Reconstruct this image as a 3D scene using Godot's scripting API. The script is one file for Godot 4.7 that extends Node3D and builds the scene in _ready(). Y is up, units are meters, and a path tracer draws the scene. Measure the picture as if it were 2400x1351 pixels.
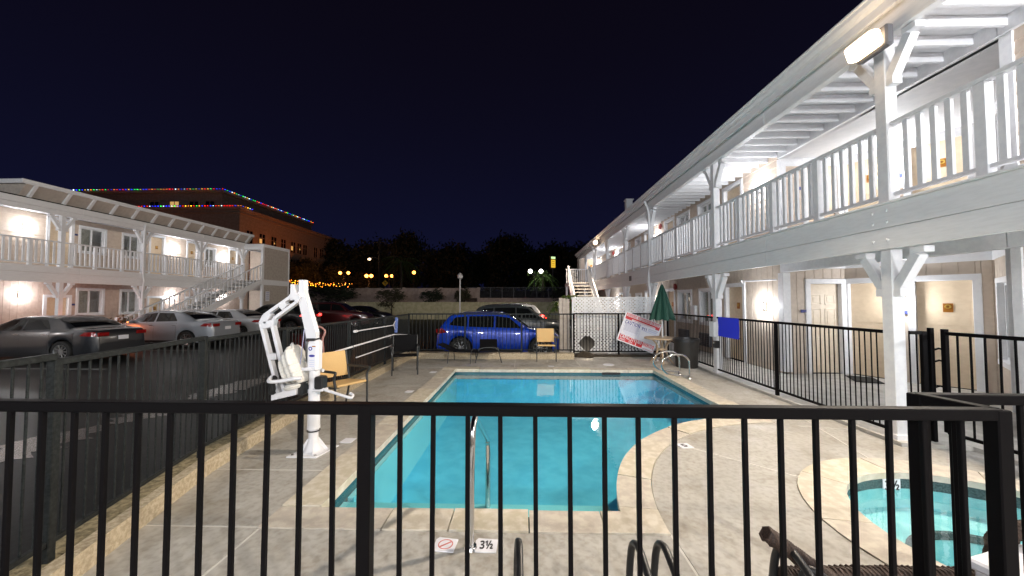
extends Node3D

var mats := {}
var boxes := {}
var names := {}
var rng := RandomNumberGenerator.new()
const UPV := Vector3(0, 1, 0)

# ---------------------------------------------------------------- helpers
func at(x: float, y: float, d: float) -> Vector3:
	return Vector3(x, y, -d)

func numbered(called: String, parent: Node) -> String:
	var key := str(parent.get_instance_id()) + called
	var n: int = names.get(key, 0)
	names[key] = n + 1
	return called if n == 0 else "%s_%03d" % [called, n]

func hold(called: String, parent: Node, xf := Transform3D()) -> Node3D:
	var o := Node3D.new()
	o.name = numbered(called, parent)
	o.transform = xf
	parent.add_child(o, true)
	return o

func tag(o: Node, label: String, category: String, group := "") -> Node:
	o.set_meta("label", label)
	o.set_meta("category", category)
	if group != "":
		o.set_meta("group", group)
	return o

func thing(called: String, label: String, category: String, pos := Vector3.ZERO, turn := 0.0, group := "") -> Node3D:
	var o := hold(called, self, Transform3D(Basis(UPV, turn), pos))
	tag(o, label, category, group)
	return o

func structure(o: Node, label := "", kind := "structure") -> Node:
	o.set_meta("kind", kind)
	if label != "":
		o.set_meta("label", label)
	return o

func copy(o: Node3D, pos: Vector3, turn: float, label: String) -> Node3D:
	var c: Node3D = o.duplicate()
	var base: String = o.get_meta("stem", o.name)
	c.name = numbered(base, self)
	add_child(c, true)
	c.transform = Transform3D(Basis(UPV, turn), pos)
	c.set_meta("label", label)
	return c

func put(called: String, parent: Node, mesh: Mesh, mat: Material, xf := Transform3D()) -> MeshInstance3D:
	var o := MeshInstance3D.new()
	o.name = numbered(called, parent)
	o.mesh = mesh
	o.material_override = mat
	o.transform = xf
	parent.add_child(o, true)
	return o

func start() -> SurfaceTool:
	var st := SurfaceTool.new()
	st.begin(Mesh.PRIMITIVE_TRIANGLES)
	return st

func tri(st: SurfaceTool, a: Vector3, b: Vector3, c: Vector3, n: Vector3) -> void:
	var flip := (b - a).cross(c - a).dot(n) > 0.0
	for p in ([a, c, b] if flip else [a, b, c]):
		st.set_normal(n)
		st.add_vertex(p)

func quad(st: SurfaceTool, a: Vector3, b: Vector3, c: Vector3, d: Vector3, n: Vector3) -> void:
	tri(st, a, b, c, n)
	tri(st, a, c, d, n)

# three vertices with their own normals
func tri_s(st: SurfaceTool, p: Array, n: Array) -> void:
	var g: Vector3 = (p[1] - p[0]).cross(p[2] - p[0])
	var order := [0, 2, 1] if g.dot(n[0] + n[1] + n[2]) > 0.0 else [0, 1, 2]
	for k in order:
		st.set_normal(n[k])
		st.add_vertex(p[k])

func add_box(st: SurfaceTool, size: Vector3, xf: Transform3D, bevel := 0.004) -> void:
	var h := size * 0.5
	var b: float = min(bevel, min(h.x, min(h.y, h.z)) * 0.45)
	var B := xf.basis
	for ax in 3:
		var u := (ax + 1) % 3
		var w := (ax + 2) % 3
		for s in [-1.0, 1.0]:
			var n := Vector3.ZERO
			n[ax] = s
			var q := []
			for k in [[-1, -1], [1, -1], [1, 1], [-1, 1]]:
				var p := Vector3.ZERO
				p[ax] = s * h[ax]
				p[u] = k[0] * (h[u] - b)
				p[w] = k[1] * (h[w] - b)
				q.append(xf * p)
			quad(st, q[0], q[1], q[2], q[3], (B * n).normalized())
	if b <= 0.0005:
		return
	for ax in 3:
		var u := (ax + 1) % 3
		var w := (ax + 2) % 3
		for su in [-1.0, 1.0]:
			for sw in [-1.0, 1.0]:
				var n := Vector3.ZERO
				n[u] = su
				n[w] = sw
				var q := []
				for k in [[-1, 0], [1, 0], [1, 1], [-1, 1]]:
					var p := Vector3.ZERO
					p[ax] = k[0] * (h[ax] - b)
					p[u] = su * (h[u] - (b if k[1] == 1 else 0.0))
					p[w] = sw * (h[w] - (0.0 if k[1] == 1 else b))
					q.append(xf * p)
				quad(st, q[0], q[1], q[2], q[3], (B * n).normalized())
	for sx in [-1.0, 1.0]:
		for sy in [-1.0, 1.0]:
			for sz in [-1.0, 1.0]:
				var s := Vector3(sx, sy, sz)
				tri(st, xf * (s * (h - Vector3(0, b, b))), xf * (s * (h - Vector3(b, 0, b))), xf * (s * (h - Vector3(b, b, 0))), (B * s).normalized())

func box_mesh(size: Vector3, bevel := 0.004) -> Mesh:
	var key := "%.4f_%.4f_%.4f_%.4f" % [size.x, size.y, size.z, bevel]
	if not boxes.has(key):
		var st := start()
		add_box(st, size, Transform3D(), bevel)
		boxes[key] = st.commit()
	return boxes[key]

func bx(called: String, parent: Node, mat: Material, center: Vector3, size: Vector3, basis := Basis(), bevel := 0.004) -> MeshInstance3D:
	return put(called, parent, box_mesh(size, bevel), mat, Transform3D(basis, center))

# axes for a bar whose local y runs from a to b
func along(a: Vector3, b: Vector3, side := Vector3(0, 0, 1)) -> Basis:
	var y := (b - a).normalized()
	var x := y.cross(side)
	if x.length() < 0.001:
		x = y.cross(Vector3(1, 0, 0))
	x = x.normalized()
	return Basis(x, y, x.cross(y).normalized())

func bar(called: String, parent: Node, mat: Material, a: Vector3, b: Vector3, w: float, t: float, side := Vector3(0, 0, 1), bevel := 0.004) -> MeshInstance3D:
	return bx(called, parent, mat, (a + b) * 0.5, Vector3(w, a.distance_to(b), t), along(a, b, side), bevel)

func add_bar(st: SurfaceTool, a: Vector3, b: Vector3, w: float, t: float, side := Vector3(0, 0, 1), bevel := 0.003) -> void:
	add_box(st, Vector3(w, a.distance_to(b), t), Transform3D(along(a, b, side), (a + b) * 0.5), bevel)

func add_tube(st: SurfaceTool, pts: Array, radius, sides := 10, closed := false) -> void:
	var n := pts.size()
	var rings := []
	var dirs := []
	var x := Vector3.ZERO
	for i in n:
		var t: Vector3
		if closed:
			t = (pts[(i + 1) % n] - pts[(i + n - 1) % n]).normalized()
		else:
			t = (pts[min(i + 1, n - 1)] - pts[max(i - 1, 0)]).normalized()
		if x == Vector3.ZERO:
			x = t.cross(Vector3(0.13, 0.97, 0.21))
			if x.length() < 0.1:
				x = t.cross(Vector3(1, 0, 0))
		x = (x - t * x.dot(t)).normalized()
		var y := t.cross(x)
		var r: float = radius[i] if radius is Array else radius
		var ring := []
		var dir := []
		for k in sides:
			var a := TAU * k / sides
			var o := x * cos(a) + y * sin(a)
			ring.append(pts[i] + o * r)
			dir.append(o)
		rings.append(ring)
		dirs.append(dir)
	for i in (n if closed else n - 1):
		var j := (i + 1) % n
		for k in sides:
			var m := (k + 1) % sides
			tri_s(st, [rings[i][k], rings[i][m], rings[j][m]], [dirs[i][k], dirs[i][m], dirs[j][m]])
			tri_s(st, [rings[i][k], rings[j][m], rings[j][k]], [dirs[i][k], dirs[j][m], dirs[j][k]])
	if not closed:
		for e in [0, n - 1]:
			var nn: Vector3 = (pts[0] - pts[1]).normalized() if e == 0 else (pts[n - 1] - pts[n - 2]).normalized()
			for k in range(1, sides - 1):
				tri(st, rings[e][0], rings[e][k], rings[e][k + 1], nn)

func tube_mesh(pts: Array, radius, sides := 10, closed := false) -> Mesh:
	var st := start()
	add_tube(st, pts, radius, sides, closed)
	return st.commit()

# smooth curve through control points
func curve(pts: Array, steps := 6) -> Array:
	var out := []
	for i in pts.size() - 1:
		var p0: Vector3 = pts[max(i - 1, 0)]
		var p3: Vector3 = pts[min(i + 2, pts.size() - 1)]
		for k in steps:
			out.append(pts[i].cubic_interpolate(pts[i + 1], p0, p3, float(k) / steps))
	out.append(pts[pts.size() - 1])
	return out

# profile of [radius, y] turned about y; scallop makes the radius wave n times
func add_lathe(st: SurfaceTool, prof: Array, sides := 24, xf := Transform3D(), waves := 0, amp := 0.0) -> void:
	var grid := []
	for p in prof:
		var ring := []
		for k in sides:
			var a := TAU * k / sides
			var r: float = p[0] * (1.0 + (amp * cos(a * waves) if waves > 0 else 0.0))
			ring.append(xf * Vector3(cos(a) * r, p[1], sin(a) * r))
		grid.append(ring)
	for i in prof.size() - 1:
		for k in sides:
			var m := (k + 1) % sides
			var a: Vector3 = grid[i][k]
			var b: Vector3 = grid[i][m]
			var c: Vector3 = grid[i + 1][m]
			var d: Vector3 = grid[i + 1][k]
			var dy: float = prof[i + 1][1] - prof[i][1]
			var dr: float = prof[i + 1][0] - prof[i][0]
			var f := func(kk: int) -> Vector3:
				var an := TAU * kk / sides
				return (xf.basis * Vector3(cos(an) * dy, -dr, sin(an) * dy)).normalized()
			var n0: Vector3 = f.call(k)
			var n1: Vector3 = f.call(m)
			if a.distance_to(b) > 1e-5:
				tri_s(st, [a, b, c], [n0, n1, n1])
			if c.distance_to(d) > 1e-5:
				tri_s(st, [a, c, d], [n0, n1, n0])

func lathe_mesh(prof: Array, sides := 24, waves := 0, amp := 0.0) -> Mesh:
	var st := start()
	add_lathe(st, prof, sides, Transform3D(), waves, amp)
	return st.commit()

# flat polygon in local x/y given depth along local z
func add_prism(st: SurfaceTool, poly: PackedVector2Array, z0: float, z1: float, xf := Transform3D()) -> void:
	var idx := Geometry2D.triangulate_polygon(poly)
	var nz := (xf.basis * Vector3(0, 0, 1)).normalized()
	for i in range(0, idx.size(), 3):
		var a := poly[idx[i]]
		var b := poly[idx[i + 1]]
		var c := poly[idx[i + 2]]
		tri(st, xf * Vector3(a.x, a.y, z1), xf * Vector3(b.x, b.y, z1), xf * Vector3(c.x, c.y, z1), nz)
		tri(st, xf * Vector3(a.x, a.y, z0), xf * Vector3(b.x, b.y, z0), xf * Vector3(c.x, c.y, z0), -nz)
	var cw := Geometry2D.is_polygon_clockwise(poly)
	for i in poly.size():
		var a := poly[i]
		var b := poly[(i + 1) % poly.size()]
		var e := b - a
		var n := Vector3(-e.y, e.x, 0) if cw else Vector3(e.y, -e.x, 0)
		quad(st, xf * Vector3(a.x, a.y, z0), xf * Vector3(b.x, b.y, z0), xf * Vector3(b.x, b.y, z1), xf * Vector3(a.x, a.y, z1), (xf.basis * n).normalized())

func prism_mesh(poly: PackedVector2Array, z0: float, z1: float) -> Mesh:
	var st := start()
	add_prism(st, poly, z0, z1)
	return st.commit()

# polygon given on plan as (x, depth), from height y0 up to y1
func plan_mesh(poly: PackedVector2Array, y0: float, y1: float) -> Mesh:
	return prism_mesh_xf(poly, y0, y1, Transform3D(Basis(Vector3(1, 0, 0), Vector3(0, 0, -1), UPV), Vector3.ZERO))

func prism_mesh_xf(poly: PackedVector2Array, z0: float, z1: float, xf: Transform3D) -> Mesh:
	var st := start()
	add_prism(st, poly, z0, z1, xf)
	return st.commit()

func rect(x0: float, d0: float, x1: float, d1: float) -> PackedVector2Array:
	return PackedVector2Array([Vector2(x0, d0), Vector2(x1, d0), Vector2(x1, d1), Vector2(x0, d1)])

func words(called: String, parent: Node, text: String, height: float, mat: Material, xf: Transform3D, fit := 0.0, bold := true, font_name := "Droid Sans") -> MeshInstance3D:
	var t := TextMesh.new()
	var f := SystemFont.new()
	f.font_names = PackedStringArray([font_name])
	f.font_weight = 700 if bold else 400
	t.font = f
	t.text = text
	t.font_size = 32
	t.pixel_size = height / 23.0
	t.depth = 0.003
	t.curve_step = 2.0
	if fit > 0.0:
		var w: float = t.get_aabb().size.x
		if w > 0.001:
			xf = xf * Transform3D(Basis().scaled(Vector3(fit / w, 1, 1)), Vector3.ZERO)
	return put(called, parent, t, mat, xf)

# ---------------------------------------------------------------- materials
func plain(name_: String, c: Color, rough := 0.6, metal := 0.0) -> StandardMaterial3D:
	var m := StandardMaterial3D.new()
	m.resource_name = name_
	m.albedo_color = c.linear_to_srgb()
	m.roughness = rough
	m.metallic = metal
	mats[name_] = m
	return m

func noise(seed_: int, freq: float, oct: int, lo: Color, hi: Color, a := 0.3, b := 0.7, cell := false) -> NoiseTexture2D:
	var n := FastNoiseLite.new()
	n.seed = seed_
	n.noise_type = FastNoiseLite.TYPE_CELLULAR if cell else FastNoiseLite.TYPE_SIMPLEX_SMOOTH
	n.frequency = freq
	n.fractal_octaves = oct
	n.fractal_gain = 0.6
	var g := Gradient.new()
	g.offsets = PackedFloat32Array([a, b])
	g.colors = PackedColorArray([lo, hi])
	var t := NoiseTexture2D.new()
	t.width = 512
	t.height = 512
	t.seamless = true
	t.noise = n
	t.color_ramp = g
	return t

func grey(v: float) -> Color:
	return Color(v, v, v)

# colour that varies between two tones over the real surface; size is the metres one tile of noise covers
func varied(name_: String, lo: Color, hi: Color, size: float, rough := 0.7, seed_ := 1, freq := 0.012, oct := 5, bump := 0.0, world := true) -> StandardMaterial3D:
	var m := plain(name_, Color(1, 1, 1), rough)
	m.albedo_texture = noise(seed_, freq, oct, lo.linear_to_srgb(), hi.linear_to_srgb())
	m.uv1_triplanar = true
	m.uv1_world_triplanar = world
	m.uv1_scale = Vector3.ONE / size
	if bump > 0.0:
		var nt := NoiseTexture2D.new()
		nt.width = 512
		nt.height = 512
		nt.seamless = true
		nt.as_normal_map = true
		nt.bump_strength = 6.0
		var fn := FastNoiseLite.new()
		fn.seed = seed_ + 50
		fn.frequency = freq * 4.0
		fn.fractal_octaves = 4
		nt.noise = fn
		m.normal_enabled = true
		m.normal_texture = nt
		m.normal_scale = bump
	return m

func glow(name_: String, c: Color, e: float) -> StandardMaterial3D:
	var m := plain(name_, Color(0.8, 0.8, 0.8), 0.5)
	m.emission_enabled = true
	m.emission = c
	m.emission_energy_multiplier = e
	return m

func make_materials() -> void:
	varied("white_paint", Color(0.73, 0.73, 0.75), Color(0.78, 0.78, 0.79), 1.1, 0.5, 3, 0.02, 5)
	varied("white_trim", Color(0.75, 0.75, 0.765), Color(0.80, 0.80, 0.81), 1.1, 0.45, 5, 0.02, 5)
	var wb := varied("white_board", Color(0.745, 0.745, 0.755), Color(0.79, 0.79, 0.80), 1.0, 0.5, 4, 0.02, 5)
	wb.uv1_scale = Vector3(2.2, 2.2, 0.35)
	varied("tan_siding", Color(0.56, 0.455, 0.37), Color(0.62, 0.515, 0.425), 2.1, 0.65, 7, 0.02, 5)
	varied("tan_board", Color(0.54, 0.455, 0.375), Color(0.60, 0.51, 0.425), 1.6, 0.65, 8, 0.02, 5)
	varied("rose_siding", Color(0.50, 0.385, 0.32), Color(0.56, 0.44, 0.37), 2.1, 0.65, 9, 0.02, 5)
	varied("grey_siding", Color(0.40, 0.35, 0.31), Color(0.47, 0.42, 0.37), 2.1, 0.7, 10, 0.02, 5)
	varied("door_tan", Color(0.66, 0.52, 0.36), Color(0.72, 0.575, 0.41), 1.4, 0.5, 11, 0.02, 5)
	varied("door_cream", Color(0.72, 0.61, 0.47), Color(0.77, 0.66, 0.52), 1.4, 0.5, 12, 0.02, 5)
	plain("number_plate", Color(0.40, 0.15, 0.02), 0.3, 0.4)
	plain("gold", Color(0.75, 0.5, 0.12), 0.3, 1.0)
	plain("plaque_blue", Color(0.03, 0.04, 0.17), 0.35)
	varied("curtain", Color(0.15, 0.16, 0.12), Color(0.24, 0.24, 0.19), 0.8, 0.9, 13, 0.02, 4)
	var g := plain("window_glass", Color(0.9, 0.95, 0.95), 0.03)
	g.transparency = BaseMaterial3D.TRANSPARENCY_ALPHA
	g.albedo_color.a = 0.08
	var ceil_ := varied("ceiling_white", Color(0.75, 0.755, 0.77), Color(0.80, 0.80, 0.815), 1.5, 0.6, 14)
	ceil_.metallic_specular = 0.4
	plain("black_metal", Color(0.0045, 0.004, 0.0045), 0.45).metallic_specular = 0.16
	varied("fence_metal", Color(0.012, 0.0135, 0.0135), Color(0.026, 0.029, 0.029), 0.5, 0.45, 15, 0.03, 4).metallic_specular = 0.25
	plain("steel", Color(0.62, 0.62, 0.62), 0.16, 1.0)
	plain("dark_plastic", Color(0.012, 0.012, 0.013), 0.4)
	var dk := varied("deck_concrete", Color(0.30, 0.275, 0.235), Color(0.43, 0.415, 0.385), 3.6, 0.55, 21, 0.009, 6)
	dk.albedo_texture = noise(21, 0.009, 6, Color(0.33, 0.305, 0.265).linear_to_srgb(), Color(0.425, 0.41, 0.38).linear_to_srgb(), 0.12, 0.44)
	dk.roughness_texture = noise(23, 0.012, 4, grey(0.45), grey(1.0))
	dk.roughness = 0.75
	dk.detail_enabled = true
	dk.detail_blend_mode = BaseMaterial3D.BLEND_MODE_MUL
	dk.detail_albedo = noise(24, 0.10, 5, Color(0.90, 0.89, 0.875), Color(1, 1, 1), 0.2, 0.6)
	varied("walk_concrete", Color(0.42, 0.40, 0.36), Color(0.54, 0.52, 0.48), 2.2, 0.55, 22, 0.012, 6)
	plain("joint_white", Color(0.58, 0.56, 0.52), 0.7)
	for k in 3:
		var t: float = [1.0, 0.93, 1.05][k]
		varied("coping_%d" % k, Color(0.49 * t, 0.435 * t, 0.35), Color(0.60 * t, 0.55 * t, 0.465 * t), 1.0, 0.6, 31 + k, 0.014, 6)
	varied("kerb_stone", Color(0.36, 0.295, 0.195), Color(0.53, 0.45, 0.325), 0.7, 0.8, 35, 0.03, 6, 0.5)
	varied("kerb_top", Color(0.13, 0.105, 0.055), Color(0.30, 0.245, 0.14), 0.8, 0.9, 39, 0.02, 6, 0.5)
	var pl := varied("pool_plaster", Color(0.07, 0.51, 0.74), Color(0.09, 0.58, 0.80), 2.4, 0.8, 36, 0.012, 5)
	pl.metallic_specular = 0.2
	plain("pool_edge", Color(0.14, 0.62, 0.72), 0.7)
	plain("pool_tile", Color(0.02, 0.10, 0.13), 0.2)
	varied("tub_plaster", Color(0.15, 0.52, 0.57), Color(0.24, 0.61, 0.63), 1.5, 0.7, 37)
	varied("tub_tile", Color(0.03, 0.055, 0.06), Color(0.07, 0.11, 0.115), 0.5, 0.25, 38, 0.04, 3)
	var w := plain("water", Color(0.9, 1, 1), 0.0)
	w.transparency = BaseMaterial3D.TRANSPARENCY_ALPHA
	w.albedo_color.a = 0.02
	w.metallic_specular = 0.5
	var nm := FastNoiseLite.new()
	nm.seed = 41
	nm.frequency = 0.02
	nm.fractal_octaves = 3
	var nt := NoiseTexture2D.new()
	nt.width = 512
	nt.height = 512
	nt.seamless = true
	nt.as_normal_map = true
	nt.bump_strength = 1.2
	nt.noise = nm
	w.normal_enabled = true
	w.normal_texture = nt
	w.normal_scale = 0.14
	w.uv1_triplanar = true
	w.uv1_world_triplanar = true
	w.uv1_scale = Vector3.ONE / 1.7
	var asp := varied("asphalt", Color(0.006, 0.0065, 0.0065), Color(0.012, 0.0125, 0.012), 1.1, 1.0, 42, 0.03, 6)
	asp.metallic_specular = 0.2
	asp.roughness = 0.42
	var pd := plain("puddle", Color(0.006, 0.007, 0.008), 0.08)
	pd.normal_enabled = true
	var pn := FastNoiseLite.new()
	pn.seed = 61
	pn.frequency = 0.03
	pn.fractal_octaves = 3
	var pt := NoiseTexture2D.new()
	pt.width = 512
	pt.height = 512
	pt.seamless = true
	pt.as_normal_map = true
	pt.bump_strength = 4.0
	pt.noise = pn
	pd.normal_texture = pt
	pd.normal_scale = 0.45
	pd.uv1_triplanar = true
	pd.uv1_world_triplanar = true
	pd.uv1_scale = Vector3(1.0 / 0.35, 1.0, 1.0 / 0.8)
	plain("road_paint", Color(0.22, 0.22, 0.21), 0.6)
	varied("soil", Color(0.03, 0.022, 0.013), Color(0.09, 0.065, 0.04), 1.2, 0.95, 44, 0.03, 5, 0.6)
	varied("ground_dark", Color(0.015, 0.014, 0.011), Color(0.04, 0.036, 0.028), 9.0, 0.95, 45, 0.02, 5)
	varied("wall_olive", Color(0.42, 0.39, 0.24), Color(0.54, 0.50, 0.33), 4.0, 0.85, 46, 0.015, 5)
	varied("wall_pink", Color(0.40, 0.30, 0.26), Color(0.50, 0.39, 0.34), 4.0, 0.85, 47, 0.015, 5)
	varied("brick", Color(0.31, 0.235, 0.18), Color(0.39, 0.30, 0.235), 6.0, 0.85, 48, 0.02, 5)
	varied("brick_light", Color(0.36, 0.23, 0.15), Color(0.45, 0.30, 0.20), 6.0, 0.85, 49, 0.02, 5)
	varied("bark", Color(0.03, 0.022, 0.016), Color(0.07, 0.05, 0.035), 0.7, 0.95, 50, 0.03, 4)
	plain("leaf_dark", Color(0.018, 0.026, 0.012), 0.7)
	plain("leaf_brown", Color(0.05, 0.045, 0.022), 0.7)
	var lp := plain("leaf_palm", Color(0.07, 0.12, 0.03), 0.6)
	lp.backlight_enabled = true
	lp.backlight = Color(0.5, 0.6, 0.2)
	plain("lift_white", Color(0.68, 0.68, 0.71), 0.35)
	varied("cushion", Color(0.60, 0.58, 0.54), Color(0.72, 0.70, 0.66), 0.5, 0.7, 51, 0.03, 4)
	varied("sling_tan", Color(0.60, 0.39, 0.165), Color(0.68, 0.455, 0.20), 0.35, 0.8, 52, 0.05, 3)
	plain("sling_black", Color(0.006, 0.006, 0.007), 0.8).metallic_specular = 0.2
	plain("chair_frame", Color(0.025, 0.028, 0.03), 0.4)
	varied("wicker", Color(0.02, 0.012, 0.009), Color(0.075, 0.043, 0.03), 0.25, 0.7, 53, 0.05, 4)
	varied("umbrella_green", Color(0.004, 0.045, 0.030), Color(0.007, 0.062, 0.042), 0.6, 0.75, 54, 0.03, 4)
	varied("table_tan", Color(0.42, 0.31, 0.20), Color(0.52, 0.40, 0.28), 0.5, 0.55, 55, 0.03, 4)
	plain("sign_white", Color(0.72, 0.72, 0.77), 0.45)
	plain("sign_red", Color(0.55, 0.025, 0.035), 0.45)
	plain("faded_red", Color(0.55, 0.18, 0.17), 0.6)
	plain("sign_blue", Color(0.03, 0.03, 0.27), 0.45)
	plain("sign_pale", Color(0.52, 0.55, 0.70), 0.5)
	plain("sign_grey", Color(0.30, 0.32, 0.48), 0.5)
	plain("banner_blue", Color(0.022, 0.045, 0.86), 0.6)
	plain("bell_red", Color(0.26, 0.03, 0.025), 0.4)
	plain("hose_pink", Color(0.42, 0.22, 0.20), 0.5)
	plain("brush_blue", Color(0.10, 0.16, 0.42), 0.5)
	plain("grille_grey", Color(0.10, 0.10, 0.11), 0.5)
	plain("bin_brown", Color(0.022, 0.019, 0.016), 0.55)
	plain("rubber", Color(0.010, 0.010, 0.010), 0.8)
	plain("rim_silver", Color(0.45, 0.46, 0.47), 0.3, 0.9)
	var cg := plain("car_glass", Color(0.006, 0.007, 0.007), 0.05)
	cg.metallic_specular = 0.6
	plain("tail_red", Color(0.22, 0.008, 0.008), 0.12)
	glow("tail_lit", Color(1.0, 0.06, 0.03), 5.0)
	plain("clear_lamp", Color(0.5, 0.5, 0.5), 0.1, 0.6)
	plain("chrome", Color(0.6, 0.6, 0.6), 0.12, 1.0)
	for c in [["paint_grey", Color(0.016, 0.018, 0.022)], ["paint_silver", Color(0.25, 0.27, 0.30)], ["paint_white", Color(0.45, 0.46, 0.48)], ["paint_black", Color(0.006, 0.006, 0.006)], ["paint_maroon", Color(0.045, 0.006, 0.007)], ["paint_blue", Color(0.003, 0.042, 0.42)], ["paint_slate", Color(0.035, 0.042, 0.045)]]:
		var m := plain(c[0], c[1], 0.3, 0.15)
		m.clearcoat_enabled = true
		m.clearcoat = 1.0
		m.clearcoat_roughness = 0.05
	glow("lamp_white", Color(1.0, 0.98, 0.95), 6.0)
	glow("lamp_warm", Color(1.0, 0.86, 0.68), 8.0)
	glow("lamp_sodium", Color(1.0, 0.55, 0.22), 9.0)
	glow("window_lit", Color(1.0, 0.78, 0.42), 0.4)
	glow("sign_glow_yellow", Color(0.95, 0.75, 0.05), 0.7)
	glow("sign_glow_pale", Color(0.85, 1.0, 0.7), 0.8)
	for c in [["bulb_red", Color(1, 0.06, 0.03)], ["bulb_blue", Color(0.08, 0.15, 1)], ["bulb_green", Color(0.1, 0.9, 0.3)], ["bulb_yellow", Color(1, 0.75, 0.15)], ["bulb_white", Color(0.8, 0.95, 1)], ["bulb_amber", Color(1.0, 0.5, 0.12)]]:
		glow(c[0], c[1], 3.5)

func lamp(parent: Node, called: String, pos: Vector3, color: Color, energy: float, size := 0.06, range_ := 30.0) -> OmniLight3D:
	var l := OmniLight3D.new()
	l.name = numbered(called, parent)
	l.position = pos
	l.light_color = color
	l.light_energy = energy
	l.light_size = size
	l.omni_range = range_
	l.omni_attenuation = 2.0
	l.shadow_enabled = true
	parent.add_child(l, true)
	return l

# ---------------------------------------------------------------- building parts
# frame of a wall that runs from a to b (plan points x, depth), left to right as seen from outside; local z points out of the wall
func wall_frame(a: Vector2, b: Vector2) -> Transform3D:
	var u := (at(b.x, 0, b.y) - at(a.x, 0, a.y)).normalized()
	return Transform3D(Basis(u, UPV, u.cross(UPV)), at(a.x, 0, a.y))

# free height ranges between y0 and y1 where no opening covers the span a0..a1
func free_spans(a0: float, a1: float, y0: float, y1: float, holes: Array) -> Array:
	var spans := [[y0, y1]]
	var mid := (a0 + a1) * 0.5
	for h in holes:
		if mid > h[0] and mid < h[1]:
			var out := []
			for s in spans:
				if h[3] <= s[0] or h[2] >= s[1]:
					out.append(s)
					continue
				if h[2] > s[0]:
					out.append([s[0], h[2]])
				if h[3] < s[1]:
					out.append([h[3], s[1]])
			spans = out
	return spans

func cuts(length: float, holes: Array, step := 0.0) -> Array:
	var c := [0.0, length]
	for h in holes:
		for e in [h[0], h[1]]:
			if e > 0.001 and e < length - 0.001:
				c.append(e)
	if step > 0.0:
		var x := step
		while x < length - 0.02:
			c.append(x)
			x += step
	c.sort()
	var out := []
	for e in c:
		if out.is_empty() or e - out[-1] > 0.004:
			out.append(e)
	return out

func clad_wall(o: Node3D, a: Vector2, b: Vector2, y0: float, y1: float, holes: Array, style: String, mat: Material, joined := false, pitch := 0.165) -> Transform3D:
	var W := wall_frame(a, b)
	var L := a.distance_to(b)
	var st := start()
	var c := cuts(L, holes)
	for i in c.size() - 1:
		for s in free_spans(c[i], c[i + 1], y0, y1, holes):
			add_box(st, Vector3(c[i + 1] - c[i], s[1] - s[0], 0.14), W * Transform3D(Basis(), Vector3((c[i] + c[i + 1]) / 2, (s[0] + s[1]) / 2, -0.072)), 0.0)
	put("wall", o, st.commit(), mat)
	var js := start()
	if style == "lap":
		var y := y0
		while y < y1 - 0.02:
			var top: float = min(y + pitch, y1)
			var run := []          # joined spans of equal height
			for i in c.size() - 1:
				for s in free_spans(c[i], c[i + 1], y, top, holes):
					if s[1] - s[0] < 0.03:
						continue
					if not run.is_empty() and abs(run[-1][1] - c[i]) < 0.001 and run[-1][2] == s[0] and run[-1][3] == s[1]:
						run[-1][1] = c[i + 1]
					else:
						run.append([c[i], c[i + 1], s[0], s[1]])
			for r in run:
				var h: float = r[3] - r[2]
				var size := Vector3(snappedf(r[1] - r[0], 0.001), snappedf(h + 0.012, 0.001), 0.014)
				var xf := W * Transform3D(Basis(Vector3(1, 0, 0), -0.075), Vector3((r[0] + r[1]) / 2, (r[2] + r[3]) / 2, 0.012))
				if joined:
					add_box(js, size, xf, 0.0)
				else:
					put("siding_board", o, box_mesh(size, 0.002), mat, xf)
			y += pitch
	else:
		var k := cuts(L, holes, pitch)
		for i in k.size() - 1:
			for s in free_spans(k[i], k[i + 1], y0, y1, holes):
				if s[1] - s[0] < 0.02 or k[i + 1] - k[i] < 0.015:
					continue
				var size := Vector3(snappedf(k[i + 1] - k[i] - 0.009, 0.001), snappedf(s[1] - s[0], 0.001), 0.012)
				var xf := W * Transform3D(Basis(), Vector3((k[i] + k[i + 1]) / 2, (s[0] + s[1]) / 2, 0.004))
				if joined:
					add_box(js, size, xf, 0.0)
				else:
					put("siding_panel", o, box_mesh(size, 0.003), mat, xf)
	if joined:
		structure(put("siding", o, js.commit(), mat), "", "stuff")
	return W

func lbox(st: SurfaceTool, W: Transform3D, c: Vector3, s: Vector3, bevel := 0.004) -> void:
	add_box(st, s, W * Transform3D(Basis(), c), bevel)

func casing(W: Transform3D, a0: float, a1: float, y0: float, y1: float, w: float, sill: bool) -> Mesh:
	var st := start()
	lbox(st, W, Vector3(a0 - w / 2, (y0 + y1) / 2, -0.052), Vector3(w, y1 - y0, 0.18))
	lbox(st, W, Vector3(a1 + w / 2, (y0 + y1) / 2, -0.052), Vector3(w, y1 - y0, 0.18))
	lbox(st, W, Vector3((a0 + a1) / 2, y1 + w / 2, -0.050), Vector3(a1 - a0 + 2 * w, w, 0.184))
	if sill:
		lbox(st, W, Vector3((a0 + a1) / 2, y0 - w / 2, -0.048), Vector3(a1 - a0 + 2 * w, w, 0.19))
	return st.commit()

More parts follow.
